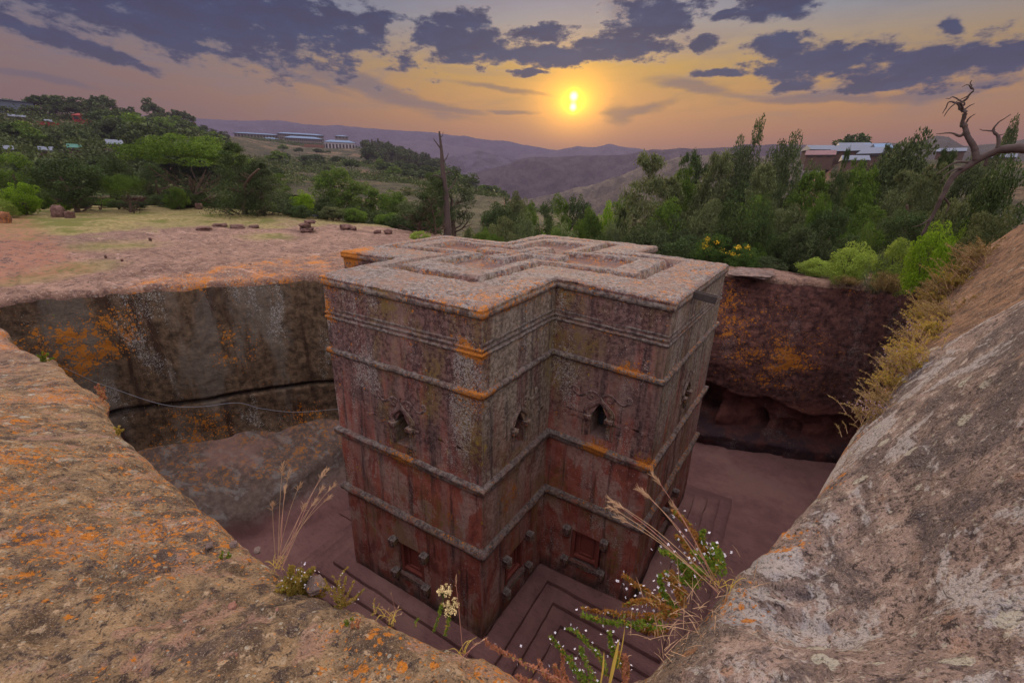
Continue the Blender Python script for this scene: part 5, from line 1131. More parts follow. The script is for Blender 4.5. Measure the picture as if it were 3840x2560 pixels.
for i in range(130):        # wooded end of the ridge
    x = rg.uniform(830, 1085); t = rg.random(); d = 640*(1-.45*t)+(x-830)*.25
    far_tree(x, 330, d, rg.uniform(9, 17), rg.choice([2, 2, 1, 1, 0]), "dark conifer on the wooded ridge right of the blue-roofed buildings", "conifers on the wooded ridge", rg.uniform(.8, 1.2))
for i in range(110):
    x = rg.uniform(640, 1235); d = rg.uniform(230, 430)
    far_tree(x, 430, d, rg.uniform(3.5, 7.5), rg.choice([0, 3, 0]), "small shrubby tree on the green spur beyond the plateau", "shrubs on the green spur", rg.uniform(1.1, 1.8), "spur_shrub")
for x, d, h, k, wd, lb in ((240, 352, 14, 0, 1.2, "tall rounded skyline tree above the small red house"), (352, 380, 17, 1, .8, "tall windswept tree standing out on the left skyline"), (290, 360, 9, 0, 1.2, "flat-topped skyline tree right of the domed skyline tree"), (418, 420, 14, 0, 1.5, "flat-crowned tree beside the brick columns on the skyline"),
                           (372, 392, 13, 1, .9, "thin leaning tree right of the windswept skyline tree"), (108, 335, 10, 0, 1.3, "broad dark skyline tree by the long grey roof"), (148, 340, 11, 0, 1.0, "skyline tree left of the small red house"), (226, 345, 10, 0, 1.2, "dark skyline tree over the red house")):
    far_tree(x, 280, d, h, k, lb, None, wd, "skyline_tree")
for x, d, h, k, lb in ((1955, 190, 9, 0, "round tree standing over the tin-roofed settlement"), (1897, 185, 5, 0, "low tree at the settlement's left end"), (1995, 200, 4.5, 1, "thin tree behind the settlement's roofs")):
    far_tree(x, 340, d, h, k, lb, None, 1.2, "settlement_tree")

# ------------------------------------------------------------------ buildings
M_blue = simple('tin_roof_blue', (.12, .20, .33), .5, .08, .3); M_tin = simple('tin_roof', (.12, .145, .20), .5, .2, .3); M_rust = simple('rusty_tin_roof', (.17, .09, .095), .6, .3, .5)
M_conc = simple('raw_concrete', (.15, .13, .13), .9, .2, .2); M_hole = simple('dark_window', (.03, .028, .03), .6); M_mud = simple('mud_wall', (.085, .055, .045), .95, .3, .6)
M_redp = simple('red_paint', (.24, .035, .030), .7, .1); M_wht = simple('white_paint', (.6, .6, .6), .7, .1); M_grn = simple('green_roof', (.04, .15, .12), .6, .1); M_stone = simple('brown_stone_wall', (.17, .085, .06), .95, .35, .4); M_grey = simple('grey_roof', (.11, .14, .19), .6, .1)
def building(name, label, x0, x1, ybase, ytop, d, mroof, mwall, depth=9, floors=1, bays=8, roofh=.22, yaw_extra=0.0, cat='building', windows=True, sink=6, gable=False):
    """x0..x1 pixels wide at distance d; ytop is the eaves' row, ybase the row of the wall's foot"""
    d = SNAP.get((x0, x1), d)
    xm = (x0+x1)/2; b0 = atd(xm, ybase, d); b1 = atd(xm, ytop, d); h = b1[2]-b0[2]
    A_, B_ = atd(x0, ybase, d), atd(x1, ybase, d); Lw = math.hypot(B_[0]-A_[0], B_[1]-A_[1]); yw = math.atan2(B_[1]-A_[1], B_[0]-A_[0])+yaw_extra
    root = bpy.data.objects.new(name, None); COL.objects.link(root); root.location = tuple(b0); root.rotation_euler = (0, 0, yw); tag(root, label, cat)
    g = Geo(); g.box((0, depth/2, h/2-sink/2), (Lw, depth, h+sink)); link("wall", g.mesh("wall", mwall, False), root)
    g = Geo(); e_ = .05*Lw if Lw < 30 else 1.0; rh = h*roofh+.3
    if gable: V = [(-Lw/2-e_, -e_, h-.1), (Lw/2+e_, -e_, h-.1), (Lw/2+e_, depth+e_, h-.1), (-Lw/2-e_, depth+e_, h-.1), (-Lw/2-e_, depth/2, h+rh), (Lw/2+e_, depth/2, h+rh)]
    else: V = [(-Lw/2-e_, -e_, h-.1), (Lw/2+e_, -e_, h-.1), (Lw/2+e_, depth+e_, h-.1), (-Lw/2-e_, depth+e_, h-.1), (-Lw/2+depth*.4, depth/2, h+rh), (Lw/2-depth*.4, depth/2, h+rh)]
    g.add(V, [(0, 1, 5, 4), (2, 3, 4, 5), (3, 2, 1, 0)]); g.add(V, [(1, 2, 5), (3, 0, 4)]); link("roof", g.mesh("roof", mroof, False), root)
    if windows:
        for f_ in range(floors):
            fh_ = h/floors
            for k_ in range(bays):
                g = Geo(); g.box((0, 0, 0), (Lw/bays*.55, .3, fh_*.5)); me = bpy.data.meshes.get(name+label[:9]) or g.mesh(name+label[:9], M_hole, False)
                link("window", me, root, (-Lw/2+Lw/bays*(k_+.5), -.05, fh_*(f_+.52)))
    return root
building("long_building", "long blue-roofed unfinished building at the back of the ridge", 640, 745, 322, 309, 590, M_blue, M_conc, 16, 2, 26, .25)
building("long_building", "blue-roofed building half hidden at the ridge's left, behind the excavator", 540, 640, 318, 308, 600, M_blue, M_conc, 14, 1, 14, .25)
building("long_building", "two-storey blue-roofed building at the centre of the ridge", 656, 742, 334, 318, 560, M_blue, M_conc, 16, 2, 18, .30)
building("small_building", "small blue-roofed building on the bare slope left of centre", 603, 640, 327, 319, 560, M_blue, M_conc, 12, 1, 5, .4)
building("small_building", "pale concrete building with blue roof at the ridge's right end", 748, 817, 347, 327, 540, M_blue, simple('pale_concrete', (.36, .34, .36), .9), 14, 1, 9, .25)
building("small_building", "small blue-capped block behind the pale concrete building", 770, 800, 320, 313, 600, M_blue, M_conc, 12, 1, 4, .3)
for x0, x1, yt, lb in ((618, 700, 342, "upper brown retaining wall below the centre buildings"), (700, 745, 341, "brown retaining wall below the pale concrete building"), (622, 690, 350, "lower brown retaining wall on the cut slope")):
    g = Geo(); A_, B_, T_ = atd(x0, yt, 515), atd(x1, yt, 515), atd(x0, yt-9, 515); Lw = math.hypot(*(B_-A_)[:2]); hh = T_[2]-A_[2]
    for k_ in range(2): g.box((0, 1.2*k_, hh*(k_*.5+.25)-2*(1-k_)), (Lw, 1.0, hh*.48+4*(1-k_)))
    for k_ in range(18): g.box((-Lw/2+Lw*(k_+.5)/18, -.6, hh*.2), (.5, .5, hh*.6))
    o = link("retaining_wall", g.mesh("retaining_wall", M_stone, False), None, tuple((A_+B_)/2), (0, 0, math.atan2(B_[1]-A_[1], B_[0]-A_[0]))); tag(o, lb, "wall")
building("large_hall", "large grey-roofed hall on the skyline at the top left", -60, 78, 238, 229, 330, M_grey, M_grey, 22, 1, 6, .5, cat='hall', windows=False)
building("red_house", "small red house with a red roof high on the left hill", 168, 202, 278, 265, 300, M_redp, M_redp, 7, 1, 2, .35, cat='house')
for x0, x1, y0, lb in ((88, 140, 289, "long red wall left of the small red house"), (176, 212, 284, "short red wall under the small red house")):
    dw = SNAP.get((x0, x1), SNAP[(168, 202)]-6); A_, B_ = atd(x0, y0, dw), atd(x1, y0, dw); Lw = math.hypot(*(B_-A_)[:2]); g = Geo(); g.box((0, 0, 0), (Lw, .4, 2.2)); g.box((0, 0, 1.15), (Lw+.3, .7, .16)); o = link("red_wall", g.mesh("red_wall", M_redp, False), None, tuple((A_+B_)/2), (0, 0, math.atan2(B_[1]-A_[1], B_[0]-A_[0])-.1)); tag(o, lb, "wall")
building("tin_house", "house with a bright tin roof behind the spreading tree's left edge", 248, 285, 342, 331, 190, M_tin, M_mud, 8, 1, 3, .8, cat='house', gable=True)
building("tin_house", "green-roofed house low on the left hillside", 158, 190, 348, 339, 180, M_grn, M_mud, 7, 1, 2, .7, cat='house', gable=True)
building("tin_house", "small tin-roofed house left of the green roof", 92, 125, 352, 345, 175, M_tin, M_mud, 7, 1, 2, .9, cat='house', gable=True)
building("tin_house", "tiny pale-roofed house at the far left edge of the hillside", 12, 34, 350, 343, 180, M_tin, M_mud, 6, 1, 2, .9, cat='house', gable=True)
building("tin_house", "pale hut high up left beneath the big hall", 22, 60, 274, 268, 290, M_tin, M_mud, 7, 1, 2, .7, cat='house', gable=True)
building("tin_house", "pale hut beside the long red wall", 104, 122, 284, 279, 285, M_tin, M_mud, 6, 1, 2, .7, cat='house', gable=True)
# brick columns on the skyline
for k_, x in enumerate((428, 434, 440, 446)):
    P_ = atd(x, 291, 430); T_ = atd(x, 281, 430); g = Geo(); h = T_[2]-P_[2]; g.box((0, 0, h/2-1), (1.7, 1.7, h+2)); g.box((0, 0, h+.1), (2.1, 2.1, .3)); o = link("brick_column", g.mesh("brick_column", M_stone, False), None, tuple(P_)); tag(o, "brick column in the row on the left skyline", "column", "brick columns on the skyline")
# the settlement on the right
for x0, x1, yb, yt, d, mr, lb, ye in ((1850, 1915, 362, 355, 150, M_rust, "long low house with a rusty pink roof", .0), (1862, 1925, 350, 343, 165, M_tin, "brown-gabled tin-roofed house behind the pink roof", .35), (1905, 1985, 356, 346, 158, M_tin, "tin-roofed house in the middle of the settlement", -.3),
                                 (1930, 2000, 344, 337, 175, M_tin, "rearmost tin-roofed house of the settlement", .2), (1965, 2020, 362, 352, 145, M_tin, "tin-roofed house with a bright right slope", -.35), (1935, 1995, 374, 367, 130, M_tin, "lowest tin-roofed house nearest the wood", .1), (1990, 2048, 346, 339, 170, M_blue, "blue-roofed house at the settlement's right end", .2),
                                 (2150, 2215, 352, 347, 210, M_tin, "long pale roof seen under the dead branches", .0), (2262, 2330, 366, 361, 190, M_tin, "pale roof seen beneath the dead trunk", .0)):
    building("settlement_house", lb, x0, x1, yb, yt, d, mr, M_mud, 8, 1, 3, 1.3, ye, 'house', gable=True, sink=3)
# ------------------------------------------------------------------ finding the rock surface under a direction
# ------------------------------------------------------------------ loose stones
import bmesh
def rock(name, label, loc, size, seed, mat, cat='boulder', rot=0.0, group=None, sub=4, blocky=.5, flatb=True, rotx=0.0):
    bm = bmesh.new(); bmesh.ops.create_icosphere(bm, subdivisions=sub, radius=1.0); me = bpy.data.meshes.new(name)
    V = np.array([v.co[:] for v in bm.verts]); m_ = np.abs(V).max(1)[:, None]; V = V*(1-blocky)+V/m_*blocky*.8
    V = V*(1+.38*fbm(V[:, 0], V[:, 1], V[:, 2], 1.1, 4, .6, seed))[:, None]+.04*fbm(V[:, 0]*1, V[:, 1], V[:, 2]*3, 3, 4, .6, seed+3)[:, None]
    for v, c_ in zip(bm.verts, V): v.co = c_
    bm.to_mesh(me); bm.free(); me.materials.append(mat); me.polygons.foreach_set('use_smooth', [True]*len(me.polygons))
    o = link(name, me, None, tuple(loc), (rotx, 0, rot), tuple(size)); return tag(o, label, cat, group)
def stone_mat(name, c1, c2, orange=.0):
    m_, nt, b, _ = new_mat(name); p = pos(nt); n = nt.noise(p, 3, 6, .68); n2 = nt.noise(p, 13, 5, .7)
    c = nt.mix(nt.ss(n, .35, .65), c1, c2)
    if orange: c = nt.mix(nt.ss(n2, .62-orange*.15, .66-orange*.15), c, (.45, .17, .02))
    c = nt.mix(nt.ss(n2, .40, .30), c, (.05, .03, .03)); nt.put(b.inputs['Base Color'], c); bump(nt, b, nt.m('ADD', n, n2), 1.0, .08); return m_
S_red = stone_mat('red_boulder', (.085, .048, .042), (.19, .110, .092)); S_or = stone_mat('orange_boulder', (.13, .06, .04), (.25, .12, .07), .5); S_pink = stone_mat('pink_stone', (.30, .15, .11), (.44, .25, .19))
S_rim = stone_mat('rim_slab_stone', (.12, .085, .075), (.26, .19, .17), .1)
def prock(name, lab, x, y, wpx, hpx, dep, seed, mat, dz=0.0, rot=0.0, bl=.5, cat='boulder', group=None):
    P_ = hit(x, y); d = hd(P_); s_ = d/1007; sx = wpx/2*s_/(1+((x-1176)/1007)**2)*1.0; sz = hpx/2*s_*.9
    return rock(name, lab, P_+np.array([0, 0, sz*.55+dz]), (sx, dep or sx*.8, sz), seed, mat, cat, -YAW*0+rot-.5, group, blocky=bl)
prock("boulder", "large blocky half of the split red boulder pair", 137, 498, 44, 26, None, 1, S_red, bl=.8)
prock("boulder", "lower half of the split red boulder pair, to its right", 163, 500, 34, 15, None, 2, S_red, bl=.8)
prock("boulder", "orange-tinted boulder at the left edge of the plateau", 12, 512, 40, 24, None, 3, S_or, bl=.8)
a_ = prock("stone_slab", "bottom slab of the little stacked cairn", 706, 531, 46, 12, None, 4, S_red, bl=.6, cat='slab')
prock("stone_slab", "middle slab of the little stacked cairn", 703, 531, 38, 9, None, 5, S_red, dz=.33, bl=.6, cat='slab')
prock("stone_slab", "top slab of the little stacked cairn, shifted right", 714, 531, 36, 9, None, 6, S_red, dz=.58, bl=.6, cat='slab')
prock("boulder", "craggy boulder between the stacked slabs and the twin round boulders", 795, 527, 36, 16, None, 7, S_red)
prock("boulder", "small boulder leaning against the craggy one", 812, 528, 18, 12, None, 8, S_red)
prock("boulder", "left one of the twin round boulders near the roof", 868, 536, 22, 12, None, 9, S_red, bl=.2)
prock("boulder", "right one of the twin round boulders near the roof", 892, 538, 24, 13, None, 10, S_red, bl=.2)
for i, (x, y, w_, h_, lb) in enumerate(((468, 527, 50, 9, "leftmost flat slab in the broken rock ledge"), (505, 520, 44, 10, "second flat slab in the broken rock ledge"), (545, 524, 46, 12, "dark central slab in the broken rock ledge"), (583, 523, 32, 10, "small block closing the broken rock ledge on the right"))):
    prock("rock_slab", lb, x, y, w_, h_, None, 20+i, S_rim if i > 3 else S_red, dz=-.05, bl=.6, cat='slab')
for i, (x, y, w_, lb) in enumerate(((346, 553, 10, "small red stone alone on the middle of the plateau"), (243, 592, 9, "small red stone left of the plateau's centre"), (281, 600, 9, "reddish stone just right of the small one"), (230, 480, 8, "small stone in the dry grass under the pepper tree"), (458, 480, 22, "flat stone at the foot of the spreading tree"))):
    prock("stone", lb, x, y, w_, w_*.7, None, 40+i, S_red, cat='stone')
prock("rim_slab", "thick lichen-grey rock slab on the far rim beside the church roof", 1725, 642, 118, 12, 1.2, 50, S_rim, dz=-.06, rot=.45, bl=.5, cat='slab')
for i, (x, y, w_, h_, lb) in enumerate(((534, 1396, 34, 16, "pink pebble lying alone on the left rock"), (637, 1402, 14, 9, "small pink pebble right of the larger one"), (543, 1506, 10, 8, "tiny pink pebble low on the left rock"), (593, 1268, 28, 12, "flat grey chip near the rock's edge"), (537, 1254, 30, 10, "flat brown chip above the pink pebble"), (482, 1255, 28, 12, "brown chip left of the flat ones"), (725, 1350, 70, 34, "rounded boulder half buried under the yellow plants"))):
    prock("pebble" if i < 6 else "boulder", lb, x, y, w_, h_, None, 60+i, S_pink if i < 3 else (S_rim if i < 6 else S_rim), bl=.35, cat='pebble' if i < 6 else 'boulder')

# ------------------------------------------------------------------ small plants along the edges
L_orl = leaf_mat('leaf_orange_green', (.30, .13, .035), (.40, .22, .06), (.14, .22, .03), .4)
L_grn2 = leaf_mat('leaf_small_green', (.10, .17, .02), (.22, .30, .04), (.40, .22, .05), .4)
L_pink = leaf_mat('leaf_pink', (.42, .16, .11), (.52, .25, .14), (.25, .20, .05), .4)
L_gold = leaf_mat('leaf_gold', (.36, .25, .05), (.50, .38, .10), (.20, .25, .04), .45)
M_dry = simple('dry_stalk', (.42, .27, .16), .7, .25, 20); M_dryp = simple('pink_stalk', (.40, .20, .15), .7, .25, 20); M_cream = simple('cream_blossom', (.62, .50, .26), .8, .2, 60)
M_blade = simple('yellow_blade', (.55, .40, .08), .6, .2, 8); M_purple = simple('faded_purple_flower', (.36, .24, .32), .8, .2, 60)
prg = np.random.default_rng(99)
def line_pts(pts, n=10): return catmull(np.array(pts), n)
def stem_part(root, o0, pts, r0, r1, mat, name="stem"):
    c_ = line_pts(pts)-o0; g = Geo(); g.tube(c_, np.linspace(r0, r1, len(c_)), 5); link(name, g.mesh(name, mat), root); return c_
def new_plant(name, label, base, cat='plant', group=None):
    o = bpy.data.objects.new(name, None); COL.objects.link(o); o.location = tuple(base); return tag(o, label, cat, group)
def seed_head(g, c_, n, ln, w_, rg, start=.72):
    """narrow spikelets lying along the upper part of a stalk"""
    for _ in range(n):
        t = rg.uniform(start, 1.0)*(len(c_)-1); i = min(int(t), len(c_)-2); b_ = c_[i]*(1-(t-i))+c_[i+1]*(t-i); T_ = c_[i+1]-c_[i]; T_ /= np.linalg.norm(T_)
        d_ = T_+rg.normal(size=3)*.32; d_ /= np.linalg.norm(d_); e_ = b_+d_*ln*rg.uniform(.6, 1.2); m_ = (b_+e_)/2
        g.tube([b_, m_, e_], [w_*.35, w_, w_*.2], 4)
def grass_clump(name, label, bx, by, tips, r0=.0016, spike=12, mat=None, spread_px=14, ln=.030, depth=.25, nb=24, head=.0016):
    B_ = hit(bx, by); d = hd(B_); o = new_plant(name, label, B_, 'grass'); rg = prg
    for (tx, ty, k) in tips:
        b_ = B_+np.array([rg.normal()*spread_px/1007*d, rg.normal()*spread_px/1007*d*.6, -.02]); dd = d+rg.uniform(-depth, depth)
        T_ = atd(tx, ty, dd); m_ = b_*.45+T_*.55+np.array([0, 0, np.linalg.norm(T_-b_)*.05]); m2 = b_*.15+T_*.85+np.array([0, 0, np.linalg.norm(T_-b_)*.03])
        c_ = line_pts([b_, m_, m2, T_])-B_; g = Geo(); g.tube(c_, np.linspace(r0, r0*.4, len(c_)), 5); mm = mat or (M_dry if k else M_dryp); st_ob = link("stalk", g.mesh("stalk", mm), o)
        if spike: g = Geo(); seed_head(g, c_, spike, ln, head, rg); link("seed_head", g.mesh("seed_head", M_dry), st_ob)
    g = Geo()
    for _ in range(nb):
        b_ = np.array([rg.normal()*spread_px/1007*d, rg.normal()*spread_px/1007*d*.6, -.01]); l_ = rg.uniform(.05, .17); a_ = rg.uniform(0, 6.3); l_ *= .6; e_ = b_+np.array([math.cos(a_)*l_*.6, math.sin(a_)*l_*.6, l_*rg.uniform(.2, .9)])
        g.tube(catmull([b_, (b_+e_)/2+np.array([0, 0, l_*.25]), e_], 3), np.linspace(.0018, .0005, 7), 3, False)
    link("blades", g.mesh("blades", M_blade if mat is None else mat), o); return o
grass_clump("tall_dry_grass", "tall dry grass with feathery pink heads on the left rock's edge", 640, 1296, [(650, 1068, 1), (664, 1084, 1), (690, 1112, 1), (655, 1120, 0), (626, 1158, 1), (745, 1080, 0), (752, 1078, 1), (768, 1112, 1), (758, 1140, 1), (742, 1120, 1), (700, 1160, 0), (725, 1150, 1)], spike=30, ln=.034, head=.0013)
grass_clump("dry_stalks", "two thin bent stalks rising just right of the tall dry grass", 692, 1318, [(688, 1165, 0), (712, 1205, 0)], r0=.0013, spike=6, spread_px=6, nb=5)
grass_clump("thin_dry_stalk", "single thin reddish stalk with hooked tip before the church corner", 1062, 1502, [(1046, 1330, 0), (1090, 1478, 0), (1108, 1470, 0)], r0=.0016, spike=5, spread_px=7, depth=.05, nb=7)
grass_clump("wiry_tuft", "small wiry tuft with one upright red spike on the left rock's edge", 896, 1420, [(898, 1362, 0), (878, 1394, 0), (915, 1395, 0), (885, 1402, 1), (905, 1404, 1), (893, 1398, 1), (920, 1410, 1)], r0=.0012, spike=3, spread_px=12, ln=.012, depth=.05, nb=16)
def sprig(root, o0, pts, rg, leafm, nl=110, sz=.0075, flowers=0, stemm=None, spread=.010, r0=.0014, start=.12, fm=None):
    c_ = stem_part(root, o0, pts, r0, r0*.45, stemm or M_dryp, "branch"); br_ = list(root.children)[-1] if False else None
    g = Geo(); L_ = len(c_)-1; t_ = start+(1-start)*np.floor(rg.uniform(0, 1, nl)*26)/26; t_ = t_*L_*.999; i = t_.astype(int); f_ = (t_-i)[:, None]; P_ = c_[i]*(1-f_)+c_[i+1]*f_
    off_ = rg.normal(size=(nl, 3)); off_ /= np.linalg.norm(off_, axis=1)[:, None]; sc_ = spread*(1.1-.6*t_/L_)[:, None]; g.leaves(P_+off_*sc_*.8, sz, rg, .5, 0, off_*1.2); link("leaves", g.mesh("leaves", leafm, False), root)
    if flowers:
        g = Geo(); t_ = rg.uniform(.35, 1, flowers)*L_*.999; i = t_.astype(int); P_ = c_[i]+rg.normal(size=(flowers, 3))*spread*1.0
        for q_ in P_:
            n_ = rg.normal(size=3); n_ /= np.linalg.norm(n_); a_ = np.cross(n_, [0, 0, 1.]); a_ /= np.linalg.norm(a_)+1e-6; b_ = np.cross(n_, a_)
            for k_ in range(4):
                d_ = math.cos(k_*1.571)*a_+math.sin(k_*1.571)*b_; e_ = np.cross(n_, d_); s_ = sz*.62; g.add([q_, q_+d_*s_*.6+e_*s_*.4, q_+d_*s_*1.1+n_*s_*.2, q_+d_*s_*.6-e_*s_*.4], [(0, 1, 2, 3)])
        link("flowers", g.mesh("flowers", fm or M_white, False), root)
# big flowering shrub that hangs over the pit from the right-hand rock
B1_ = hit(1690, 1330); dB = hd(B1_); o_ = new_plant("flowering_shrub", "sprawling shrub with orange-green leaves and tiny white flowers on the right rock's edge", B1_, 'shrub')
rg = np.random.default_rng(12)
def A6(pts, d0): return [atd((2000+.3827*x)/SC, (1800+.3827*y)/SC, d0+.02*i_) for i_, (x, y) in enumerate(pts)]
BR = [([(1750, 1010), (1600, 880), (1500, 850), (1400, 760), (1225, 680)], L_grn2), ([(1760, 900), (1680, 700), (1620, 620), (1540, 470), (1450, 370), (1360, 290)], L_orl), ([(1760, 880), (1720, 740), (1650, 600), (1670, 480)], L_grn2), ([(1500, 1240), (1300, 1180), (1130, 1100), (1000, 1020), (860, 915)], L_orl),
      ([(1480, 1380), (1200, 1330), (950, 1320), (700, 1290), (460, 1250)], L_orl), ([(1450, 1400), (1100, 1430), (900, 1400), (700, 1380), (450, 1310)], L_grn2), ([(1420, 1330), (1380, 1250), (1290, 1130), (1250, 1030), (1232, 920)], L_grn2), ([(1500, 1250), (1440, 1130), (1400, 1010), (1350, 890)], L_orl),
      ([(1650, 1060), (1560, 960), (1500, 900), (1440, 820), (1410, 760)], L_grn2), ([(1800, 900), (1780, 760), (1760, 680), (1790, 620)], L_grn2), ([(1480, 1300), (1300, 1260), (1150, 1190), (1000, 1190), (880, 1230)], L_orl), ([(1500, 1150), (1420, 1060), (1330, 980), (1280, 920)], L_orl), ([(1700, 960), (1600, 900), (1560, 800), (1480, 620), (1390, 540)], L_orl),
      ([(1800, 1000), (1740, 860), (1690, 780), (1620, 740), (1560, 700)], L_grn2), ([(1350, 1450), (1150, 1480), (1050, 1440), (1030, 1450)], L_orl), ([(1850, 940), (1830, 800), (1810, 720), (1800, 660)], L_grn2), ([(1600, 1080), (1540, 1000), (1450, 980), (1380, 960), (1290, 900)], L_grn2), ([(1450, 1320), (1350, 1300), (1250, 1320), (1150, 1370), (1030, 1380)], L_grn2)]
for i, (pts, lm) in enumerate(BR): sprig(o_, B1_, A6(pts, dB+rg.uniform(-.15, .18)), rg, lm, 330, .0105, 13 if i % 3 != 2 else 5, spread=.020)
B2_ = hit(1490, 1545); dB2 = hd(B2_); o_ = new_plant("flowering_shrub", "low flowering shrub with pink and green sprigs at the pit's nearest corner", B2_, 'shrub')
def A2p(pts, d0): return [atd((1200+.6803*x)/SC, (1550+.6803*y)/SC, d0+.01*i_) for i_, (x, y) in enumerate(pts)]
for i, (pts, lm, fl) in enumerate([([(1420, 1540), (1300, 1450), (1150, 1390), (1040, 1330), (960, 1290), (905, 1245)], L_pink, 5), ([(1500, 1520), (1430, 1450), (1370, 1360), (1310, 1280), (1265, 1222)], L_grn2, 9), ([(1600, 1500), (1550, 1350), (1480, 1270), (1420, 1210), (1355, 1180)], L_grn2, 14), ([(1660, 1430), (1620, 1320), (1600, 1250), (1595, 1200)], L_grn2, 12),
                                  ([(1380, 1560), (1300, 1480), (1240, 1440), (1205, 1350)], L_pink, 2), ([(1420, 1560), (1330, 1480), (1290, 1380)], L_pink, 2), ([(1450, 1560), (1350, 1450), (1335, 1290)], L_pink, 3), ([(1560, 1560), (1470, 1460), (1400, 1400), (1375, 1330)], L_grn2, 12), ([(1600, 1560), (1520, 1480), (1450, 1330), (1440, 1290)], L_grn2, 9), ([(1350, 1570), (1220, 1500), (1130, 1470), (1080, 1440)], L_pink, 2), ([(1680, 1500), (1690, 1400), (1680, 1330)], L_pink, 1), ([(1700, 1480), (1660, 1380), (1640, 1310)], L_orl, 4)]):
    sprig(o_, B2_, A2p(pts, dB2+rg.uniform(-.08, .1)), rg, lm, 230, .0072, fl, spread=.012, r0=.001)
def blade(label, pts, d0, wdt):
    c_ = line_pts(A2p(pts, d0)); B_ = c_[0]; o = new_plant("grass_blade", label, B_, 'grass'); n = len(c_); side_ = np.array([math.cos(YAW), -math.sin(YAW), 0]); w_ = (np.sin(np.linspace(.35, math.pi, n))**.7*wdt)[:, None]
    V = np.stack([c_-side_*w_, c_+np.array([.0, .0, 0])+FW*wdt*.3, c_+side_*w_], 1)-B_; link("blade", make_mesh("blade", V.reshape(-1, 3), grid_faces(n, 3), M_blade), o)
blade("broad yellow grass blade at the pit's nearest corner", [(1590, 1520), (1620, 1380), (1650, 1240)], dB2-.05, .0058); blade("narrow yellow grass blade left of the broad one", [(1545, 1500), (1560, 1400), (1566, 1305)], dB2-.05, .0030); blade("thin brown grass blade leaning right of the broad one", [(1640, 1400), (1665, 1280), (1682, 1170)], dB2, .0018)
grass_clump("tall_dry_grass", "tall pink dry grass arching left from the flowering shrub", 1650, 1345, [(1402, 1149, 1), (1410, 1155, 0), (1500, 1091, 0), (1468, 1124, 0), (1478, 1128, 1), (1420, 1188, 1), (1545, 1160, 0), (1402, 1165, 1)], r0=.0016, spike=22, ln=.030, spread_px=16, head=.0012, depth=.1, nb=14)
grass_clump("dry_stalks", "two thin pink stalks standing against the pit floor on the right", 1672, 1290, [(1612, 1099, 0), (1618, 1165, 0), (1605, 1180, 0)], r0=.0012, spike=6, ln=.02, spread_px=8, nb=4)
# dry roots and litter under the shrub
g = Geo(); rg = np.random.default_rng(31)
for k_ in range(160):
    t = rg.uniform(); x = 1690-190*t+rg.normal()*14; y = 1345+140*t+rg.normal()*12; B_ = hit(min(x+6, 1720), y) if k_ % 20 == 0 else B_
    b_ = B_+rg.normal(size=3)*np.array([.07, .07, .015]); l_ = rg.uniform(.02, .06); e_ = b_+rg.normal(size=3)*l_*.7+np.array([0, 0, l_*.3]); g.tube([b_, (b_+e_)/2+np.array([0, 0, .006]), e_], [.0012, .0012, .0005], 3, False)
o_ = link("dry_litter", g.mesh("dry_litter", M_dry), None); o_['kind'] = 'stuff'
# cream umbels
def umbel(label, bx, by, tx, ty, sc_=1.0):
    B_ = hit(bx, by); d = hd(B_); T_ = atd(tx, ty, d); o = new_plant("umbel_flower", label, B_, 'flower'); rg = prg; m_ = (B_+T_)/2+np.array([.006, 0, 0]); c_ = stem_part(o, B_, [B_-np.array([0, 0, .02]), m_, T_], .0022, .0014, M_stem)
    g = Geo(); n = 90; t_ = rg.uniform(.05, .75, n)*(len(c_)-1); i = t_.astype(int); off_ = rg.normal(size=(n, 3)); off_ /= np.linalg.norm(off_, axis=1)[:, None]; g.leaves(c_[i]+off_*.007, .008, rg, .3, 0, off_+np.array([0, 0, .8])); link("leaves", g.mesh("leaves", L_grn2, False), o)
    g = Geo(); h = Geo()
    for k_ in range(26):
        a_ = rg.uniform(0, 6.3); r_ = .030*sc_*math.sqrt(rg.uniform(.05, 1)); e_ = c_[-1]+np.array([math.cos(a_)*r_, math.sin(a_)*r_, .022*sc_-r_*.25+rg.normal()*.004]); g.tube([c_[-4], (c_[-2]+e_)/2, e_], [.0008]*3, 3, False)
        h.leaves(e_+rg.normal(size=(16, 3))*.0040, .0030, rg, .9)
    link("rays", g.mesh("rays", M_stem), o); link("flower_head", h.mesh("flower_head", M_cream, False), o)
umbel("taller green stalk topped with a cream flower cluster", 995, 1446, 1021, 1362, 1.0); umbel("shorter green stalk topped with a cream flower cluster", 1022, 1452, 1034, 1400, 1.15)
def spiky(name, label, bx, by, tips, leafm, n=60, sz=.007, fl=0, spread=.008, cat='plant'):
    B_ = hit(bx, by); d = hd(B_); o = new_plant(name, label, B_, cat); rg = prg
    for (tx, ty) in tips:
        T_ = atd(tx, ty, d+rg.uniform(-.05, .1)); b_ = B_+np.array([rg.normal()*.015, rg.normal()*.015, -.01]); m_ = (b_+T_)/2+rg.normal(size=3)*np.linalg.norm(T_-b_)*.08; sprig(o, B_, [b_, m_, T_], rg, leafm, n, sz, fl, spread=spread, r0=.0011, start=.05)
    return o
spiky("yellow_plant", "golden low plant mat at the rim below the tall dry grass", 690, 1350, [(670, 1300), (690, 1305), (655, 1325), (700, 1325), (640, 1345), (720, 1340), (735, 1352), (665, 1365), (700, 1372), (745, 1365), (720, 1305), (650, 1375), (685, 1330), (630, 1360), (705, 1350), (755, 1350)], L_gold, 380, .0085, 6, .030)
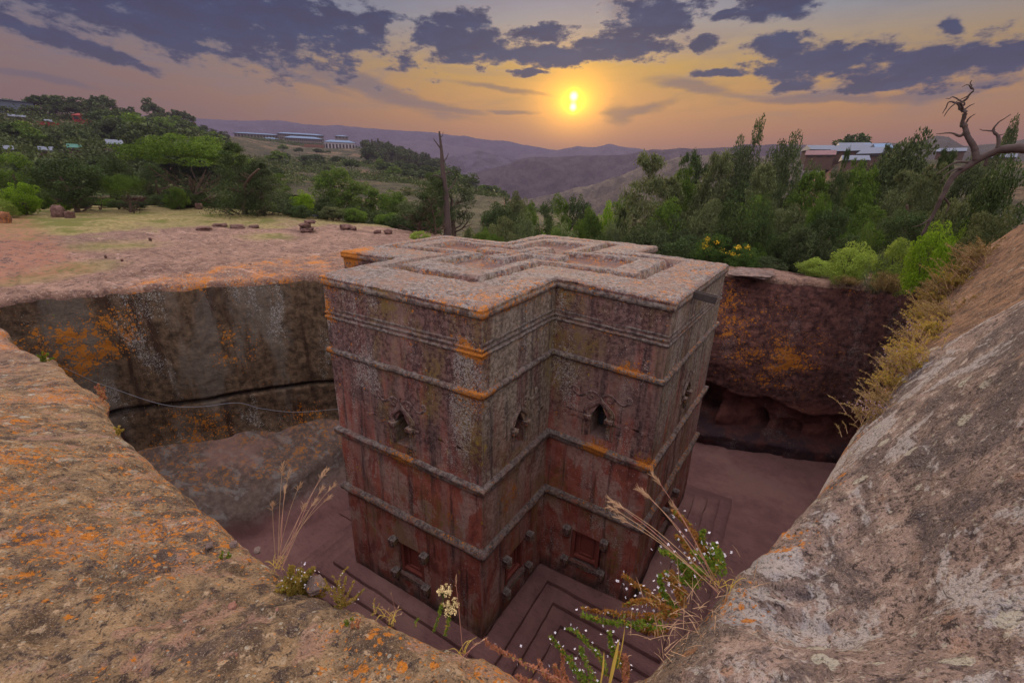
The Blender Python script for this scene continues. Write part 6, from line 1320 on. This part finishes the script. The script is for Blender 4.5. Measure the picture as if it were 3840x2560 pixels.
spiky("wiry_plant", "wiry green plant with many upright sprigs right of the golden mat", 782, 1385, [(762, 1318), (800, 1300), (795, 1322), (815, 1330), (775, 1330), (832, 1358), (820, 1372), (745, 1325), (805, 1352), (838, 1350), (790, 1345), (768, 1348), (730, 1345)], L_gold, 120, .0060, 2, .008)
spiky("small_spike", "left one of two tiny leafy spikes beside the cream flowers", 957, 1440, [(962, 1418)], L_grn2, 50, .005, 0, .006); spiky("small_spike", "right and taller one of two tiny leafy spikes", 970, 1438, [(977, 1404)], L_gold, 60, .005, 0, .006)
spiky("small_spike", "little spike at the end of the wiry plant", 856, 1398, [(862, 1372), (872, 1385)], L_gold, 50, .005, 0, .006)
spiky("white_sprig", "small white-flowered sprig against the shaded ledge", 585, 1222, [(565, 1172), (573, 1178), (555, 1190), (560, 1205)], L_grn2, 50, .006, 6, .008)
spiky("edge_sprig", "yellow sprig on the left rock's edge opposite the orange lichen", 390, 1045, [(392, 1010), (380, 1022), (372, 1030), (400, 1020), (385, 1035)], L_gold, 90, .016, 2, .02)
spiky("edge_sprig", "reddish sprig hanging over the left rock's notch", 245, 925, [(225, 880), (240, 888), (215, 885), (238, 900)], L_pink, 70, .020, 0, .02)
spiky("edge_sprig", "thin grassy sprig at the far end of the left rock", 165, 862, [(190, 832), (150, 838), (205, 852), (175, 842), (140, 845)], L_grn2, 60, .022, 0, .02); spiky("edge_sprig", "tiny yellow plant beside the pale notch of the left rock", 272, 992, [(262, 980), (285, 985), (275, 978)], L_gold, 60, .014, 0, .014)
spiky("edge_sprig", "greenish tuft further along the left rock's far end", 95, 830, [(110, 812), (85, 815), (125, 822), (98, 808)], L_grn2, 60, .024, 0, .02); spiky("edge_sprig", "tiny yellow tuft on the rock's edge above the white sprig", 455, 1130, [(448, 1108), (462, 1112), (470, 1118)], L_gold, 60, .010, 0, .01)
spiky("ground_sprig", "small green rosette on the rock near the wiry tuft", 800, 1428, [(805, 1418), (795, 1420), (790, 1424)], L_grn2, 50, .006, 0, .006); spiky("ground_sprig", "pinkish tiny tuft on the rock left of the wiry tuft", 815, 1440, [(820, 1422), (835, 1426), (808, 1424), (828, 1420)], L_pink, 60, .006, 0, .006)
spiky("ground_sprig", "small olive sprout in the middle of the left rock", 520, 1282, [(512, 1262), (526, 1268), (532, 1272)], L_grn2, 40, .010, 0, .008)
# grass fringe along the right rock's upper edge, one clump after another
FR = [(1992, 962, 'straw', "lowest dry clump of the fringe, by the orange lichen"), (2012, 925, 'straw', "second dry clump from the bottom of the fringe"), (2040, 885, 'gold', "golden clump in the lower part of the fringe"), (2062, 850, 'straw', "straw clump where the near boulder begins"), (2085, 812, 'gold', "golden clump halfway up the fringe"), (2098, 782, 'purple', "clump with faded purple flowers in the fringe"),
      (2112, 750, 'gold', "golden clump above the purple flowers"), (2122, 722, 'straw', "straw clump in the upper fringe"), (2136, 700, 'gold', "small golden clump near the top of the fringe"), (2150, 680, 'straw', "straw clump at the corner of the far rim"), (2178, 660, 'gold', "tall golden clump beside the silver-green plant"), (2200, 632, 'straw', "straw clump on the ridge below the lime bushes"), (2228, 600, 'straw', "highest straw clump on the rock ridge"),
      (2130, 770, 'gold', "golden clump set back on the rock slope"), (2090, 845, 'gold', "low golden clump in the gully above the near boulder"), (2150, 730, 'straw', "straw clump set back near the upper slope")]
for i, (x, y, kd, lb) in enumerate(FR):
    B_ = hit(x+10, y); d = hd(B_); o = new_plant("fringe_clump", lb, B_, 'plant'); rg = np.random.default_rng(500+i); sz_ = min(.052*d**.72, .42)
    g = Geo(); lg = Geo()
    for k_ in range(70):
        a_ = rg.uniform(0, 6.3); l_ = sz_*rg.uniform(.5, 1.3); b_ = rg.normal(size=3)*np.array([.35, .35, 0])*sz_; b_[2] = surf(B_[0]+b_[0], B_[1]+b_[1])-B_[2]-.02 if k_ % 3 == 0 else -.02
        e_ = b_+np.array([math.cos(a_)*l_*.7-.35*l_, math.sin(a_)*l_*.7, l_*rg.uniform(.35, 1)]); m_ = (b_+e_)/2+np.array([0, 0, l_*.15]); c_ = catmull([b_, m_, e_], 4); g.tube(c_, np.linspace(.0030*d**.5*.5, .0006, len(c_)), 3, False)
        n = 26; t_ = rg.uniform(.3, 1, n)*(len(c_)-1.001); q_ = t_.astype(int); lg.leaves(c_[q_]+rg.normal(size=(n, 3))*.03*sz_, .050*sz_, rg, .5)
    link("stems", g.mesh("stems", M_dry), o); link("leaves", lg.mesh("leaves", {'straw': L_straw, 'gold': L_gold, 'purple': L_straw}[kd], False), o)
    if kd == 'purple' or i in (0, 3): f_ = Geo(); f_.leaves(rg.normal(size=(160, 3))*np.array([.45, .45, .3])*sz_+np.array([-.2*sz_, 0, .6*sz_]), .035*sz_, rg, .9); link("flowers", f_.mesh("flowers", M_purple if kd == 'purple' else M_flower if False else M_purple, False), o)
# cable slung along the left wall
M_cable = simple('grey_cable', (.16, .17, .20), .5, .1)
cp = [atd(150, 846, 13.6), atd(205, 872, 14.6), atd(240, 885, 15.0), atd(370, 928, 15.2), atd(455, 934, 15.4), atd(545, 925, 15.6), atd(600, 938, 15.6), atd(680, 946, 15.7), atd(790, 938, 15.8)]
g = Geo(); g.tube(catmull(cp, 10), .010, 6); tag(link("cable", g.mesh("cable", M_cable)), "thin grey cable slung across the left pit wall", "cable")
# undergrowth on the far hillsides, past counting
rg = np.random.default_rng(77); n = 9000
xs = rg.uniform(-40, 1290, n); dd_ = np.where(xs < 560, rg.uniform(95, 360, n), rg.uniform(150, 640, n)); ts = ((xs-1176)/1007); 
AZs = np.array([azt(x, 400)[0] for x in xs]); ZZ = land_z(AZs, dd_); PX_ = CAM[0]+dd_*np.sin(AZs); PY_ = CAM[1]+dd_*np.cos(AZs)
blk = np.array([hides(xs[q_], dd_[q_], ZZ[q_]+1.5, 14) for q_ in range(n)])
dens = ~blk & (fbm(PX_, PY_, 0, .02, 3, .6, 401) > -.25)
C_ = np.stack([PX_, PY_, ZZ], -1)[dens]; dq = dd_[dens]; sz_ = rg.uniform(.8, 2.6, len(C_))*(1+dq/500)
k = 44; P_ = np.repeat(C_, k, 0)+rg.normal(size=(len(C_)*k, 3))*np.repeat(sz_, k)[:, None]*np.array([.6, .6, .35])+np.array([0, 0, .5])
g = Geo(); N = len(P_); g.leaves(P_, 1.0, rg, .7); V = g.v[0]; ctr = np.repeat(P_, 4, 0); V[:] = ctr+(V-ctr)*np.repeat(np.repeat(sz_, k)*.13, 4)[:, None]
o_ = link("hillside_undergrowth", g.mesh("hillside_undergrowth", L_far, False)); o_['kind'] = 'stuff'
# dense bushes filling the edge of the plateau and the wood's floor
EB = []
rr = random.Random(11)
for i in range(34):
    x = rr.uniform(-10, 980); EB.append((x, 455+rr.uniform(-35, 5) if x < 650 else 478+rr.uniform(-15, 12), rr.uniform(50, 58) if x < 650 else rr.uniform(42, 50), rr.uniform(60, 100), rr.choice([L_dark, L_mid, L_dark, L_olive]), "leafy bush in the undergrowth behind the plateau's trees", "undergrowth bushes along the plateau edge"))
for i in range(40):
    x = rr.uniform(1440, 2300); EB.append((x, rr.uniform(430, 560), rr.uniform(28, 44), rr.uniform(80, 130), rr.choice([L_dark, L_olive, L_mid, L_conif]), "leafy bush filling the wood on the right", "bushes inside the right-hand wood"))
for i in range(16):
    x = rr.uniform(1080, 1460); EB.append((x, rr.uniform(505, 540), rr.uniform(36, 60), rr.uniform(50, 80), rr.choice([L_mid, L_olive, L_dark]), "leafy bush low on the slope behind the church", "bushes on the slope behind the church"))
for i, (x, yt, d, wd, mt, lb, gp) in enumerate(EB): px_tree("understory_bush", 'bush', mt, x, yt, d, wd, lb, (i % 5)+1, 'bush', gp)
